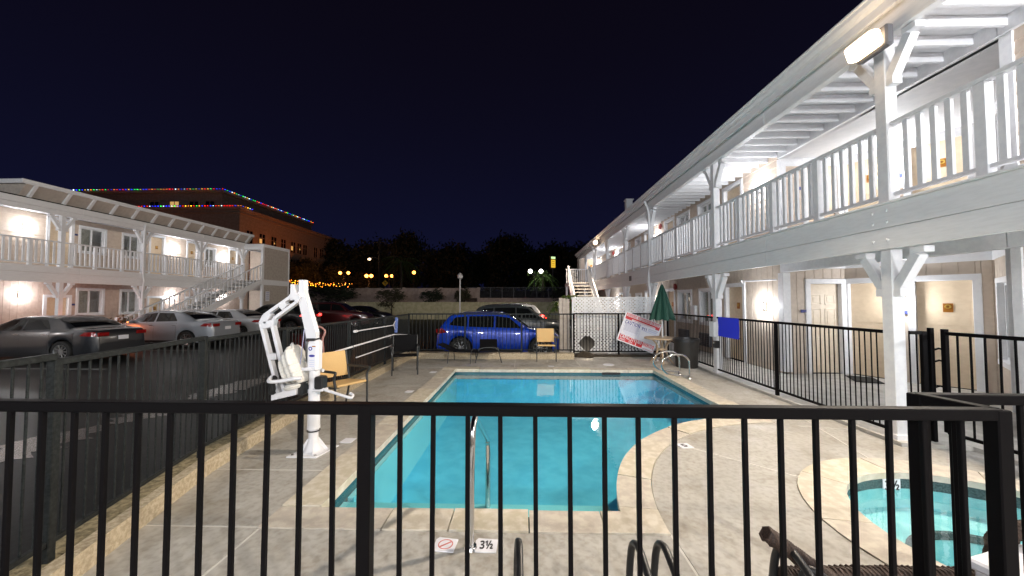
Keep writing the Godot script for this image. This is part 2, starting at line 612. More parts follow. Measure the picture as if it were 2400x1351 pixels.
# leaf spans a0..a1; the hole in the wall is wider by the casing
func add_door(o: Node3D, W: Transform3D, a0: float, a1: float, y0: float, panels := false, plate := true, label := "", height := 2.03, knob_right := true) -> void:
	var g := hold("door", o)
	if label != "":
		g.set_meta("label", label)
	var m: Material = mats.door_cream if panels else mats.door_tan
	var w := a1 - a0
	put("leaf", g, box_mesh(Vector3(w, height, 0.045), 0.003), m, W * Transform3D(Basis(), Vector3((a0 + a1) / 2, y0 + height / 2 + 0.01, -0.09)))
	put("door_frame", g, casing(W, a0 - 0.003, a1 + 0.003, y0, y0 + height + 0.015, 0.11, false), mats.white_trim)
	if panels:
		for px in [0.27, 0.73]:
			for py in [[1.68, 0.22], [1.22, 0.5], [0.5, 0.62]]:
				var st := start()
				var cx: float = a0 + w * px
				var hw := w * 0.155
				for e in [[-1, 0], [1, 0], [0, -1], [0, 1]]:
					var vert: bool = e[0] != 0
					lbox(st, W, Vector3(cx + e[0] * hw, y0 + py[0] + e[1] * py[1] / 2, -0.064), Vector3(0.03 if vert else hw * 2, py[1] if vert else 0.03, 0.012), 0.004)
				lbox(st, W, Vector3(cx, y0 + py[0], -0.065), Vector3(hw * 1.3, py[1] - 0.1, 0.010), 0.004)
				put("door_panel", g, st.commit(), m)
	else:
		var st := start()
		for k in 3:
			lbox(st, W, Vector3((a0 + a1) / 2, y0 + 0.35 + k * 0.52, -0.0665), Vector3(w - 0.1, 0.43, 0.006), 0.003)
		put("door_panel", g, st.commit(), m)
	var s := start()
	var kx := a1 - 0.07 if knob_right else a0 + 0.07
	add_lathe(s, [[0.0, 0.06], [0.025, 0.055], [0.03, 0.035], [0.012, 0.02], [0.03, 0.004], [0.03, 0.0]], 12, W * Transform3D(Basis(Vector3(1, 0, 0), Vector3(0, 0, -1), Vector3(0, 1, 0)).orthonormalized(), Vector3(kx, y0 + 0.98, -0.067)))
	put("handle", g, s.commit(), mats.steel)
	if plate:
		put("number_plate", g, box_mesh(Vector3(0.13, 0.17, 0.008), 0.003), mats.number_plate, W * Transform3D(Basis(), Vector3((a0 + a1) / 2 + 0.05, y0 + 1.52, -0.060)))
		var d := start()
		add_lathe(d, [[0.03, 0.0], [0.045, 0.006], [0.03, 0.010], [0.02, 0.006]], 14, W * Transform3D(Basis(Vector3(1, 0, 0), Vector3(0, 0, 1), Vector3(0, -1, 0)), Vector3((a0 + a1) / 2 + 0.05, y0 + 1.54, -0.056)))
		put("number_plate", g, d.commit(), mats.gold)

func add_window(o: Node3D, W: Transform3D, a0: float, a1: float, y0: float, y1: float, label := "", curtain_side := 1) -> void:
	var g := hold("window", o)
	if label != "":
		g.set_meta("label", label)
	var mid := (a0 + a1) / 2
	var h := y1 - y0
	var cy := (y0 + y1) / 2
	put("window_frame", g, casing(W, a0, a1, y0, y1, 0.09, true), mats.white_trim)
	var st := start()
	for e in [[a0 + 0.02, 0.04], [a1 - 0.02, 0.04], [mid, 0.055]]:
		lbox(st, W, Vector3(e[0], cy, -0.07), Vector3(e[1], h, 0.05))
	for e in [y0 + 0.02, y1 - 0.02]:
		lbox(st, W, Vector3(mid, e, -0.07), Vector3(a1 - a0 - 0.08, 0.04, 0.048))
	put("sash", g, st.commit(), mats.white_trim)
	for s in [-1, 1]:
		put("pane", g, box_mesh(Vector3((a1 - a0) / 2 - 0.06, h - 0.07, 0.006), 0.0), mats.window_glass, W * Transform3D(Basis(), Vector3(mid + s * (a1 - a0) / 4, cy, -0.075)))
	# folded curtain behind one half
	var pts := PackedVector2Array()
	var n := 24
	var c0 := mid - 0.02 if curtain_side > 0 else a0
	var cw := (a1 - a0) / 2
	for k in n + 1:
		pts.append(Vector2(c0 + cw * k / n, 0.016 * sin(k * 1.9) - 0.16))
	for k in range(n, -1, -1):
		pts.append(Vector2(c0 + cw * k / n, 0.016 * sin(k * 1.9) - 0.172))
	put("curtain", g, prism_mesh_xf(pts, y0 - 0.02, y1, W * Transform3D(Basis(Vector3(1, 0, 0), Vector3(0, 0, 1), UPV), Vector3.ZERO)), mats.curtain)

func add_wall_lamp(o: Node3D, W: Transform3D, a: float, y: float, energy: float, color := Color(0.97, 0.98, 1.0)) -> void:
	var g := hold("wall_lamp", o)
	put("back_plate", g, box_mesh(Vector3(0.13, 0.2, 0.03), 0.006), mats.steel, W * Transform3D(Basis(), Vector3(a, y, 0.03)))
	var st := start()
	add_lathe(st, [[0.0, -0.11], [0.045, -0.10], [0.062, -0.05], [0.065, 0.05], [0.05, 0.1], [0.0, 0.1]], 16, W * Transform3D(Basis(), Vector3(a, y, 0.13)))
	put("lamp_globe", g, st.commit(), mats.lamp_white)
	lamp(g, "lamp_light", W * Vector3(a, y, 0.13), color, energy * 0.9, 0.06)

func add_column(o: Node3D, x: float, d: float, y0: float, y1: float, base := false) -> void:
	var g := hold("column", o)
	bx("post", g, mats.white_paint, at(x, (y0 + y1) / 2, d), Vector3(0.14, y1 - y0, 0.14), Basis(), 0.006)
	for s in [-1, 1]:
		var st := start()
		add_bar(st, at(x, y1 - 0.5, d + s * 0.075), at(x, y1 - 0.08, d + s * 0.33), 0.105, 0.105, Vector3(1, 0, 0))
		add_box(st, Vector3(0.12, 0.07, 0.16), Transform3D(Basis(), at(x, y1 - 0.04, d + s * 0.35)), 0.004)
		add_box(st, Vector3(0.12, 0.09, 0.10), Transform3D(Basis(), at(x, y1 - 0.53, d + s * 0.105)), 0.004)
		put("knee_brace", g, st.commit(), mats.white_paint)
	if base:
		bx("post_base", g, mats.white_paint, at(x, y0 + 0.06, d), Vector3(0.17, 0.12, 0.17))

func add_railing(o: Node3D, a: Vector3, b: Vector3, height := 1.0, pitch := 0.148, newel_every := 7, mat: Material = null) -> void:
	var g := hold("railing", o)
	var m: Material = mat if mat else mats.white_paint
	var L := Vector2(a.x - b.x, a.z - b.z).length()
	var lift := Vector3(0, height, 0)
	bar("top_rail", g, m, a + lift, b + lift, 0.045, 0.095, Vector3(a.z - b.z, 0, b.x - a.x).normalized())
	bar("bottom_rail", g, m, a + Vector3(0, 0.11, 0), b + Vector3(0, 0.11, 0), 0.04, 0.06, Vector3(a.z - b.z, 0, b.x - a.x).normalized())
	var n := int(round(L / pitch))
	var turn := Basis(UPV, atan2(-(b.z - a.z), b.x - a.x))
	for k in range(1, n):
		var p := a.lerp(b, float(k) / n)
		if k % newel_every == 0:
			bx("newel", g, m, p + Vector3(0, (height - 0.025) / 2, 0), Vector3(0.10, height - 0.025, 0.088), turn)
		else:
			bx("baluster", g, m, p + Vector3(0, (height + 0.1) / 2, 0), Vector3(0.06, height - 0.145, 0.038), turn, 0.003)

# one two-storey wing: s = +1 stands right of the court, -1 left. in(c) is c metres in from the column line
func storey_features(o: Node3D, s: int, xw: float, floor_y: float, y1: float, d0: float, d1: float, feats: Array, style: String, mat: Material, joined: bool) -> void:
	var a := Vector2(xw, d1) if s > 0 else Vector2(xw, d0)
	var b := Vector2(xw, d0) if s > 0 else Vector2(xw, d1)
	var holes := []
	var local := []
	for f in feats:
		var l0: float = (d1 - f[2]) if s > 0 else (f[1] - d0)
		var l1: float = (d1 - f[1]) if s > 0 else (f[2] - d0)
		local.append([l0, l1])
		if f[0] == "door" or f[0] == "panel_door":
			holes.append([l0 - 0.11, l1 + 0.11, floor_y, floor_y + 2.15])
		elif f[0] == "window":
			holes.append([l0 - 0.09, l1 + 0.09, floor_y + f[3] - 0.09, floor_y + f[4] + 0.09])
	var W := clad_wall(o, a, b, floor_y, y1, holes, style, mat, joined, 0.165 if style == "lap" else 0.2)
	for i in feats.size():
		var f: Array = feats[i]
		match f[0]:
			"door": add_door(o, W, local[i][0], local[i][1], floor_y, false, true)
			"panel_door": add_door(o, W, local[i][0], local[i][1], floor_y, true, false)
			"window": add_window(o, W, local[i][0], local[i][1], floor_y + f[3], floor_y + f[4], "", 1 if i % 2 == 0 else -1)
			"lamp": add_wall_lamp(o, W, local[i][0], floor_y + f[3], f[4])
			"bell":
				var st := start()
				var q := W * Transform3D(Basis(Vector3(1, 0, 0), Vector3(0, 0, 1), Vector3(0, -1, 0)), Vector3(local[i][0], floor_y + f[3], 0.02))
				add_lathe(st, [[0.05, 0.0], [0.11, 0.015], [0.13, 0.05], [0.11, 0.08], [0.05, 0.1], [0.0, 0.105]], 16, q)
				put("fire_bell", o, st.commit(), mats.bell_red)
			"grille":
				var g := hold("air_conditioner", o)
				var c: float = (local[i][0] + local[i][1]) / 2
				put("case", g, box_mesh(Vector3(0.66, 0.42, 0.12), 0.01), mats.grille_grey, W * Transform3D(Basis(), Vector3(c, floor_y + 0.4, 0.07)))
				for k in 6:
					put("slat", g, box_mesh(Vector3(0.6, 0.02, 0.02), 0.003), mats.dark_plastic, W * Transform3D(Basis(Vector3(1, 0, 0), 0.5), Vector3(c, floor_y + 0.25 + k * 0.06, 0.135)))
			"plaque":
				put("room_plaque", o, box_mesh(Vector3(0.16, 0.08, 0.012), 0.005), mats.plaque_blue, W * Transform3D(Basis(), Vector3(local[i][0], floor_y + f[3], 0.03)))
			"box":
				put("meter_box", o, box_mesh(Vector3(0.25, 0.5, 0.1), 0.008), mats.white_trim, W * Transform3D(Basis(), Vector3(local[i][0], floor_y + f[3], 0.06)))

func flood_light(o: Node3D, pos: Vector3, energy: float, warm: Color) -> void:
	var g := hold("flood_lamp", o)
	bx("lamp_housing", g, mats.grille_grey, pos + Vector3(0.15, 0.02, 0), Vector3(0.10, 0.25, 0.41), Basis(), 0.02)
	bx("lamp_lens", g, mats.lamp_warm, pos + Vector3(0.02, 0, 0), Vector3(0.15, 0.20, 0.38), Basis(Vector3(0, 0, 1), 0.3), 0.04)
	spot(g, "lamp_light", pos + Vector3(-0.09, -0.03, 0), Vector3(-1, -0.40, 0), warm, energy * 1.15, 80.0)

func downspout(o: Node3D, x: float, d: float) -> void:
	put("downspout", o, tube_mesh(curve([at(x - 0.25, 5.2, d), at(x - 0.12, 4.85, d), at(x - 0.1, 4.4, d), at(x - 0.1, 2.95, d), at(x - 0.13, 2.6, d), at(x - 0.13, 2.3, d), at(x - 0.1, 1.9, d), at(x - 0.1, 0.1, d)], 4), 0.045, 8), mats.white_paint)

func right_wing() -> void:
	var o := thing("motel_wing", "two-storey white and tan motel wing with balcony, along the right of the pool", "motel building", at(6, 0, 8))
	var n0 := o.position
	o.position = Vector3.ZERO
	var XC := 4.55
	var near := -7.0
	var end := 29.6
	var cols := [-3.5, 0.57, 4.67, 8.77, 13.1, 16.3, 19.8, 23.2, 26.4]
	# floors, fascia and ceiling of the balcony
	var seg := near
	while seg < end - 0.1:
		var e: float = min(seg + 4.6, end)
		var L := e - seg - 0.004
		var mid := (seg + e) / 2
		bx("fascia_board", o, mats.white_board, at(4.445, 2.735, mid), Vector3(0.05, 0.285, L))
		bx("fascia_board", o, mats.white_board, at(4.45, 2.46, mid), Vector3(0.05, 0.255, L))
		bx("fascia_cap", o, mats.white_trim, at(4.43, 2.888, mid), Vector3(0.11, 0.025, L))
		bx("eave_beam", o, mats.white_board, at(4.50, 5.08, mid), Vector3(0.12, 0.32, L), Basis(), 0.008)
		bx("eave_fascia", o, mats.white_board, at(4.335, 5.235, mid), Vector3(0.03, 0.16, L))
		seg = e
	bx("balcony_floor", o, mats.ceiling_white, at(5.24, 2.80, (near + end) / 2), Vector3(1.50, 0.14, end - near), Basis(), 0.0)
	bx("roof_deck", o, mats.ceiling_white, at(8.2, 5.25, (near + end) / 2), Vector3(7.7, 0.09, end - near), Basis(), 0.0)
	bx("roof", o, mats.asphalt, at(8.2, 5.35, (near + end) / 2), Vector3(7.9, 0.06, end - near + 0.2), Basis(), 0.0)
	# gutter with its rolled lip
	var gp := PackedVector2Array([Vector2(0, 0), Vector2(-0.05, 0.01), Vector2(-0.09, 0.045), Vector2(-0.10, 0.09), Vector2(-0.125, 0.10), Vector2(-0.125, 0.12), Vector2(-0.09, 0.118), Vector2(0, 0.10)])
	put("gutter", o, prism_mesh_xf(gp, -end, -near, Transform3D(Basis(), Vector3(4.318, 5.27, 0))), mats.white_trim)
	var d := near + 0.2
	while d < end:
		bx("rafter", o, mats.ceiling_white, at(5.27, 5.135, d), Vector3(1.42, 0.13, 0.045), Basis(), 0.002)
		d += 0.345
	d = near + 0.3
	while d < end:
		bx("joist", o, mats.ceiling_white, at(5.23, 2.655, d), Vector3(1.5, 0.15, 0.05), Basis(), 0.002)
		d += 0.61
	for k in [[4.67, 8.66], [near, 4.67]]:
		bx("ledger_beam", o, mats.white_trim, at(6.0, 5.107, (k[0] + k[1]) / 2), Vector3(0.14, 0.214, k[1] - k[0] - 0.01))
		bx("ledger_beam", o, mats.white_trim, at(6.0, 2.475, (k[0] + k[1]) / 2), Vector3(0.14, 0.25, k[1] - k[0] - 0.01))
	for c in cols:
		add_column(o, XC, c, 2.90, 4.92)
		add_column(o, XC, c, -0.02, 2.33, true)
	for c in cols:
		for e in [[-0.09, 2.80], [0.09, 2.80], [-0.09, 2.66], [0.09, 2.66], [-0.09, 2.44], [0.09, 2.44]]:
			put("bolt", o, box_mesh(Vector3(0.012, 0.03, 0.03), 0.004), mats.white_trim, Transform3D(Basis(Vector3(1, 0, 0), 0.5), at(4.418, e[1], c + e[0])))
	for k in cols.size() - 1:
		var a: float = cols[k] + 0.075
		var b: float = cols[k + 1] - 0.075
		add_railing(o, at(4.56, 2.90, a), at(4.56, 2.90, b), 0.98, 0.148 if k < 5 else 0.155, 7)
	for c in [4.67, 8.66]:
		bx("inner_post", o, mats.white_trim, at(6.02, 3.945, c - (0.05 if c < 5.0 else 0.0)), Vector3(0.12, 2.1, 0.13))
		bx("inner_post", o, mats.white_trim, at(6.02, 1.22, c - (0.05 if c < 5.0 else 0.0)), Vector3(0.11 if c < 5.0 else 0.17, 2.25, 0.10 if c < 5.0 else 0.17))
	# long wall beyond the alcove, both storeys
	var up := [["door", 10.2, 11.0], ["window", 11.75, 12.6, 1.15, 2.0], ["window", 13.35, 14.3, 1.1, 2.0], ["door", 14.7, 15.5], ["bell", 15.95, 15.95, 2.02], ["door", 17.3, 18.1], ["window", 18.75, 19.6, 1.1, 2.0], ["window", 20.6, 21.5, 1.1, 2.0], ["door", 22.1, 22.9], ["bell", 24.2, 24.2, 1.95], ["window", 25.2, 26.1, 1.1, 2.0], ["lamp", 9.35, 9.35, 1.62, 1.5], ["lamp", 16.4, 16.4, 1.62, 1.1], ["lamp", 23.4, 23.4, 1.62, 1.5]]
	var down := [["door", 10.2, 11.0], ["window", 11.75, 12.6, 0.95, 1.98], ["window", 13.3, 14.3, 0.95, 1.98], ["door", 14.75, 15.5], ["bell", 14.52, 14.52, 2.2], ["lamp", 9.3, 9.3, 1.52, 0.95], ["lamp", 16.6, 16.6, 1.55, 1.1], ["lamp", 23.4, 23.4, 1.55, 1.5], ["door", 17.3, 18.1], ["window", 18.75, 19.6, 0.95, 1.98], ["window", 20.6, 21.5, 0.95, 1.98], ["door", 22.1, 22.9], ["grille", 11.9, 12.5], ["grille", 13.5, 14.1], ["box", 12.95, 12.95, 1.25]]
	storey_features(o, 1, 6.0, 2.88, 5.2, 8.73, end, up, "lap", mats.tan_siding, false)
	storey_features(o, 1, 6.0, 0.05, 2.62, 8.73, end, down, "vert", mats.tan_board, false)
	# near wall, beside and behind the camera
	storey_features(o, 1, 6.0, 2.88, 5.2, near, 4.6, [["lamp", 2.4, 2.4, 1.62, 4.4], ["lamp", -3.6, -3.6, 1.62, 2.6], ["door", 0.6, 1.4]], "lap", mats.tan_siding, true)
	storey_features(o, 1, 6.0, 0.05, 2.62, near, 4.6, [["lamp", 2.4, 2.4, 1.55, 2.6], ["lamp", -3.6, -3.6, 1.55, 2.6], ["door", 0.6, 1.4], ["window", -1.4, -0.4, 0.95, 1.98]], "vert", mats.tan_board, true)
	# alcove between the two inner posts, the same on both storeys
	var C := [Vector2(6.09, 8.66), Vector2(7.4, 8.66), Vector2(7.78, 7.86), Vector2(8.5, 6.86), Vector2(7.4, 5.72), Vector2(7.4, 4.6)]
	for lev in 2:
		var fy := 0.05 if lev == 0 else 2.88
		var top := 2.62 if lev == 0 else 5.0
		var style := "vert" if lev == 0 else "lap"
		var p := 0.2 if lev == 0 else 0.165
		var mt: Material = mats.tan_board if lev == 0 else mats.tan_siding
		var D := [[0.50, 1.18], [0.06, 0.80], [0.24, 0.96], [0.3, 1.2], []]
		for i in 5:
			var holes := []
			var L: float = C[i].distance_to(C[i + 1])
			if i == 3:
				holes = [[0.28 - 0.09, 0.28 + 0.95 + 0.09, fy + 0.55, fy + 2.05]]
			elif i < 3:
				holes = [[D[i][0] - 0.11, D[i][1] + 0.11, fy, fy + 2.15]]
			var W := clad_wall(o, C[i], C[i + 1], fy, top, holes, style, mt, false, p)
			if i == 3:
				add_window(o, W, 0.28, 1.23, fy + 0.64, fy + 1.96)
			elif i == 0:
				add_door(o, W, D[0][0], D[0][1], fy, lev == 0, lev == 1, "cream six-panel door in the alcove" if lev == 0 else "")
			elif i == 1:
				add_door(o, W, D[1][0], D[1][1], fy, false, lev == 1)
			elif i == 2:
				add_door(o, W, D[2][0], D[2][1], fy)
				add_wall_lamp(o, W, 0.06, fy + 1.62, 0.95 if lev == 0 else 1.6)
			var st := start()
			lbox(st, W, Vector3(L / 2, top - 0.09, 0.026), Vector3(L, 0.18, 0.022))
			put("wall_trim", o, st.commit(), mats.white_trim)
			if i == 0 or i == 2:
				put("room_plaque", o, box_mesh(Vector3(0.15, 0.07, 0.012), 0.005), mats.plaque_blue, W * Transform3D(Basis(), Vector3(D[i][0] - 0.16 if i == 0 else 0.09, fy + 1.42, 0.03)))
		bx("corner_board", o, mats.white_trim, at(7.39, (fy + top) / 2, 5.72), Vector3(0.16, top - fy, 0.16), Basis(UPV, 0.4))
		put("alcove_ceiling", o, plan_mesh(PackedVector2Array([Vector2(6.0, 8.64), Vector2(7.4, 8.64), Vector2(7.8, 7.86), Vector2(8.52, 6.86), Vector2(7.42, 5.72), Vector2(7.4, 4.7), Vector2(6.0, 4.7)]), top, top + 0.04), mats.ceiling_white)
		put("alcove_floor", o, plan_mesh(PackedVector2Array([Vector2(5.98, 8.7), Vector2(7.45, 8.7), Vector2(7.85, 7.9), Vector2(8.6, 6.86), Vector2(7.5, 5.7), Vector2(7.45, 4.55), Vector2(5.98, 4.55)]), fy - 0.15, fy - 0.006), mats.walk_concrete)
	put("door_mat", o, box_mesh(Vector3(0.7, 0.012, 0.45), 0.003), mats.rubber, Transform3D(Basis(UPV, 1.1), at(7.15, 0.06, 8.0)))
	# iron bracket on the lamp wall
	put("hanging_bracket", o, tube_mesh([at(5.98, 2.2, 8.85), at(5.9, 2.2, 8.9), at(5.62, 2.2, 9.5), at(5.58, 2.24, 9.58), at(5.6, 2.14, 9.55)], 0.018, 6), mats.white_trim)
	# closed volume behind the walls
	bx("wall", o, mats.tan_siding, at(12.1, 2.6, (near + end) / 2), Vector3(0.2, 5.2, end - near), Basis(), 0.0)
	bx("wall", o, mats.grey_siding, at(8.2, 2.6, end + 0.08), Vector3(7.3, 5.2, 0.14), Basis(), 0.0)
	# end wall that closes the balcony, with a door in it
	var We := clad_wall(o, Vector2(4.52, 28.6), Vector2(5.98, 28.6), 2.88, 5.0, [[0.30, 1.22, 2.88, 5.03]], "lap", mats.tan_siding, true)
	add_door(o, We, 0.41, 1.11, 2.88)
	bx("wall", o, mats.grey_siding, at(4.45, 3.95, 29.1), Vector3(0.1, 2.15, 1.1), Basis(), 0.0)
	add_wall_lamp(o, We, 1.34, 4.5, 1.3)
	for dd in [13.0, 23.1]:
		downspout(o, XC, dd)
	flood_light(o, at(4.14, 4.80, 4.52), 27.0, Color(1.0, 0.93, 0.84))
	flood_light(o, at(4.14, 5.02, 21.0), 27.0, Color(1.0, 0.92, 0.82))
	flood_light(o, at(4.14, 4.80, -2.6), 27.0, Color(1.0, 0.95, 0.88))
	var vent := hold("roof_vent", o)
	bx("vent_pipe", vent, mats.white_paint, at(4.9, 5.85, 17.0), Vector3(0.28, 0.9, 0.28))
	bx("vent_cap", vent, mats.white_paint, at(4.9, 6.33, 17.0), Vector3(0.36, 0.06, 0.36))
	bx("wall_notice", o, mats.grille_grey, at(4.41, 2.62, 15.2), Vector3(0.012, 0.2, 0.3))
	put("electric_box", o, box_mesh(Vector3(0.1, 0.35, 0.2), 0.006), mats.white_trim, Transform3D(Basis(), at(4.43, 1.05, 8.72)))
	# stair up to the far end of the balcony
	add_stair(o, 2.95, 4.25, 19.3, 23.6, -0.2, 2.86, 25.1)
	o.position = n0
	for c in o.get_children():
		c.position -= n0
	tag(o, "two-storey white and tan motel wing with balcony, along the right of the pool", "motel building", "two-storey motel wings")

func add_stair(o: Node3D, x0: float, x1: float, d0: float, d1: float, y0: float, y1: float, landing: float) -> void:
	var g := hold("staircase", o)
	var n := 15
	var xm := (x0 + x1) / 2
	for k in n:
		var t := float(k + 1) / n
		bx("tread", g, mats.walk_concrete, at(xm, y0 + (y1 - y0) * t - 0.03, lerp(d0, d1, (k + 0.5) / n)), Vector3(x1 - x0 - 0.1, 0.06, (d1 - d0) / n + 0.03))
	for x in [x0, x1]:
		bar("stringer", g, mats.white_paint, at(x, y0 + 0.02, d0 - 0.1), at(x, y1 - 0.05, d1 + 0.02), 0.3, 0.05, Vector3(1, 0, 0))
		var a := at(x, y0 + 0.15, d0)
		var b := at(x, y1 + 0.1, d1)
		bar("handrail", g, mats.white_paint, a + Vector3(0, 0.9, 0), b + Vector3(0, 0.9, 0), 0.05, 0.09, Vector3(1, 0, 0))
		for k in 26:
			var p := a.lerp(b, (k + 0.5) / 26.0)
			bx("baluster", g, mats.white_paint, p + Vector3(0, 0.45, 0), Vector3(0.04, 0.86, 0.04), Basis(), 0.003)
		bx("newel", g, mats.white_paint, at(x, y1 + 0.5, d1), Vector3(0.11, 1.15, 0.11))
		bx("newel", g, mats.white_paint, at(x, y0 + 0.6, d0), Vector3(0.11, 1.2, 0.11))
	if landing > d1:
		bx("landing", g, mats.white_paint, at(xm + 0.1, y1 - 0.1, (d1 + landing) / 2), Vector3(x1 - x0 + 0.3, 0.2, landing - d1))
		bx("landing_rail", g, mats.white_paint, at(xm, y1 + 0.98, landing), Vector3(x1 - x0, 0.05, 0.09))
		for k in 11:
			bx("baluster", g, mats.white_paint, at(lerp(x0 + 0.05, x1, k / 10.0), y1 + 0.5, landing), Vector3(0.04, 0.95, 0.04), Basis(), 0.003)
		for x in [x0 + 0.05, x1 - 0.05]:
			bx("post", g, mats.white_paint, at(x, (y0 + y1) / 2, landing - 0.1), Vector3(0.12, y1 - y0, 0.12))

func left_wing() -> void:
	var o := thing("motel_wing", "two-storey motel wing with sloped eave brackets, behind the parked sedans", "motel building", at(-19, -0.2, 18), 0.0, "two-storey motel wings")
	var n0 := o.position
	o.position = Vector3.ZERO
	var near := 3.0
	var end := 25.1
	var XC := -17.5
	var cols := [4.4, 7.45, 10.47, 13.5, 16.53, 19.56, 22.6]
	var seg := near
	while seg < end - 0.1:
		var e: float = min(seg + 5.53, end)
		var L := e - seg - 0.004
		var mid := (seg + e) / 2
		bx("fascia_board", o, mats.white_board, at(-17.42, 2.86, mid), Vector3(0.05, 0.25, L))
		bx("fascia_board", o, mats.white_board, at(-17.43, 2.56, mid), Vector3(0.05, 0.34, L))
		bx("eave_beam", o, mats.white_board, at(-17.44, 5.22, mid), Vector3(0.12, 0.22, L), Basis(), 0.008)
		bx("eave_beam", o, mats.white_board, at(-17.46, 5.02, mid), Vector3(0.12, 0.17, L), Basis(), 0.008)
		seg = e
	var LL := end - near
	var dm := (near + end) / 2
	bx("balcony_floor", o, mats.ceiling_white, at(-18.22, 2.90, dm), Vector3(1.56, 0.14, LL), Basis(), 0.0)
	bx("balcony_ceiling", o, mats.ceiling_white, at(-18.22, 2.60, dm), Vector3(1.50, 0.06, LL), Basis(), 0.0)
	bx("roof_deck", o, mats.ceiling_white, at(-21.5, 5.22, dm), Vector3(7.9, 0.1, LL), Basis(), 0.0)
	bx("roof", o, mats.asphalt, at(-21.5, 5.35, dm), Vector3(8.1, 0.06, LL), Basis(), 0.0)
	# sloped eave with brackets
	var pf := PackedVector2Array([Vector2(-17.56, 5.34), Vector2(-17.22, 5.80), Vector2(-17.22, 5.86), Vector2(-18.6, 5.86), Vector2(-18.6, 5.34)])
	put("eave_soffit", o, prism_mesh_xf(pf, -23.1, -12.25, Transform3D()), mats.grey_siding)
	bx("eave_fascia", o, mats.white_board, at(-17.19, 5.85, 17.6), Vector3(0.06, 0.15, 11.0))
	bx("eave_fascia", o, mats.white_board, at(-17.93, 5.85, 12.16), Vector3(1.42, 0.15, 0.06))
	for dd in [12.5, 13.5, 14.3, 15.12, 15.98, 16.85, 17.7, 18.55, 19.4, 20.25, 21.1, 21.95, 22.8]:
		bar("eave_bracket", o, mats.white_paint, at(-17.50, 5.36, dd), at(-17.21, 5.79, dd), 0.07, 0.10, Vector3(0, 0, 1))
	for c in cols:
		add_column(o, XC, c, 2.98, 4.93)
		add_column(o, XC, c, -0.2, 2.39)
	for k in cols.size() - 1:
		add_railing(o, at(-17.46, 2.97, cols[k] + 0.075), at(-17.46, 2.97, cols[k + 1] - 0.075), 0.95, 0.165, 6)
	var up := [["lamp", 13.49, 13.49, 1.58, 0.95], ["door", 14.25, 14.95], ["plaque", 15.1, 15.1, 1.55], ["window", 15.3, 16.2, 0.88, 1.9], ["window", 17.0, 17.75, 0.88, 1.9], ["door", 18.3, 18.95], ["lamp", 19.5, 19.5, 1.55, 0.95], ["door", 20.4, 20.95], ["window", 21.55, 22.25, 0.88, 1.9], ["lamp", 22.87, 22.87, 1.5, 1.0], ["door", 23.4, 24.0], ["lamp", 7.4, 7.4, 1.55, 3.0], ["door", 5.0, 5.7], ["window", 10.2, 11.1, 0.88, 1.9], ["door", 11.9, 12.6]]
	var down := [["lamp", 13.46, 13.46, 2.15, 0.95], ["door", 14.25, 14.95], ["plaque", 15.1, 15.1, 1.75], ["window", 15.3, 16.2, 1.35, 2.38], ["window", 17.0, 17.75, 1.35, 2.38], ["door", 18.3, 18.95], ["lamp", 19.48, 19.48, 2.1, 0.95], ["panel_door", 20.4, 21.0], ["window", 21.6, 22.3, 1.35, 2.38], ["lamp", 22.9, 22.9, 2.1, 1.0], ["lamp", 7.4, 7.4, 2.1, 3.0], ["door", 5.0, 5.7]]
	storey_features(o, -1, -19.0, 2.97, 5.15, near, end, up, "lap", mats.tan_siding, true)
	storey_features(o, -1, -19.0, -0.2, 2.57, near, end, down, "vert", mats.rose_siding, true)
	bx("wall", o, mats.tan_siding, at(-25.4, 2.5, dm), Vector3(0.2, 5.4, LL), Basis(), 0.0)
	bx("wall", o, mats.tan_siding, at(-22.2, 2.5, near), Vector3(6.3, 5.4, 0.14), Basis(), 0.0)
	# stair tower at the far end
	var W := wall_frame(Vector2(-16.2, 22.62), Vector2(-16.2, 25.15))
	var st := start()
	lbox(st, W, Vector3(1.265, 1.25, -0.05), Vector3(2.53, 2.9, 0.1), 0.0)
	lbox(st, W, Vector3(1.265, 4.15, -0.05), Vector3(2.53, 2.2, 0.1), 0.0)
	put("tower_wall", o, st.commit(), mats.grey_siding)
	var tr := start()
	lbox(tr, W, Vector3(1.265, 2.88, -0.045), Vector3(2.57, 0.34, 0.13))
	lbox(tr, W, Vector3(1.265, 5.18, -0.04), Vector3(2.60, 0.2, 0.14))
	lbox(tr, W, Vector3(0.0, 2.5, -0.04), Vector3(0.14, 5.2, 0.132))
	lbox(tr, W, Vector3(2.52, 2.5, -0.04), Vector3(0.12, 5.2, 0.128))
	put("tower_trim", o, tr.commit(), mats.white_trim)
	clad_wall(o, Vector2(-18.9, 25.1), Vector2(-16.25, 25.1), -0.2, 5.2, [], "lap", mats.tan_siding, true)
	bx("tower_roof", o, mats.white_trim, at(-16.9, 5.22, 23.9), Vector3(1.3, 0.12, 2.6))
	bx("tower_beam", o, mats.white_trim, at(-16.85, 5.04, 22.64), Vector3(1.2, 0.22, 0.12))
	bx("landing", o, mats.white_paint, at(-16.85, 2.88, 23.85), Vector3(1.25, 0.2, 2.4))
	var np := hold("parking_notice", o)
	bx("notice_board", np, mats.sign_white, at(-16.13, 2.0, 22.98), Vector3(0.015, 0.62, 0.36))
	for k in 4:
		bx("notice_bar", np, mats.sign_grey, at(-16.118, 2.22 - k * 0.13, 22.98), Vector3(0.006, 0.05, 0.26), Basis(), 0.0)
	add_stair(o, -17.35, -16.2, 15.4, 22.5, -0.2, 2.97, 0.0)
	downspout_left(o)
	o.position = n0
	for c in o.get_children():
		c.position -= n0

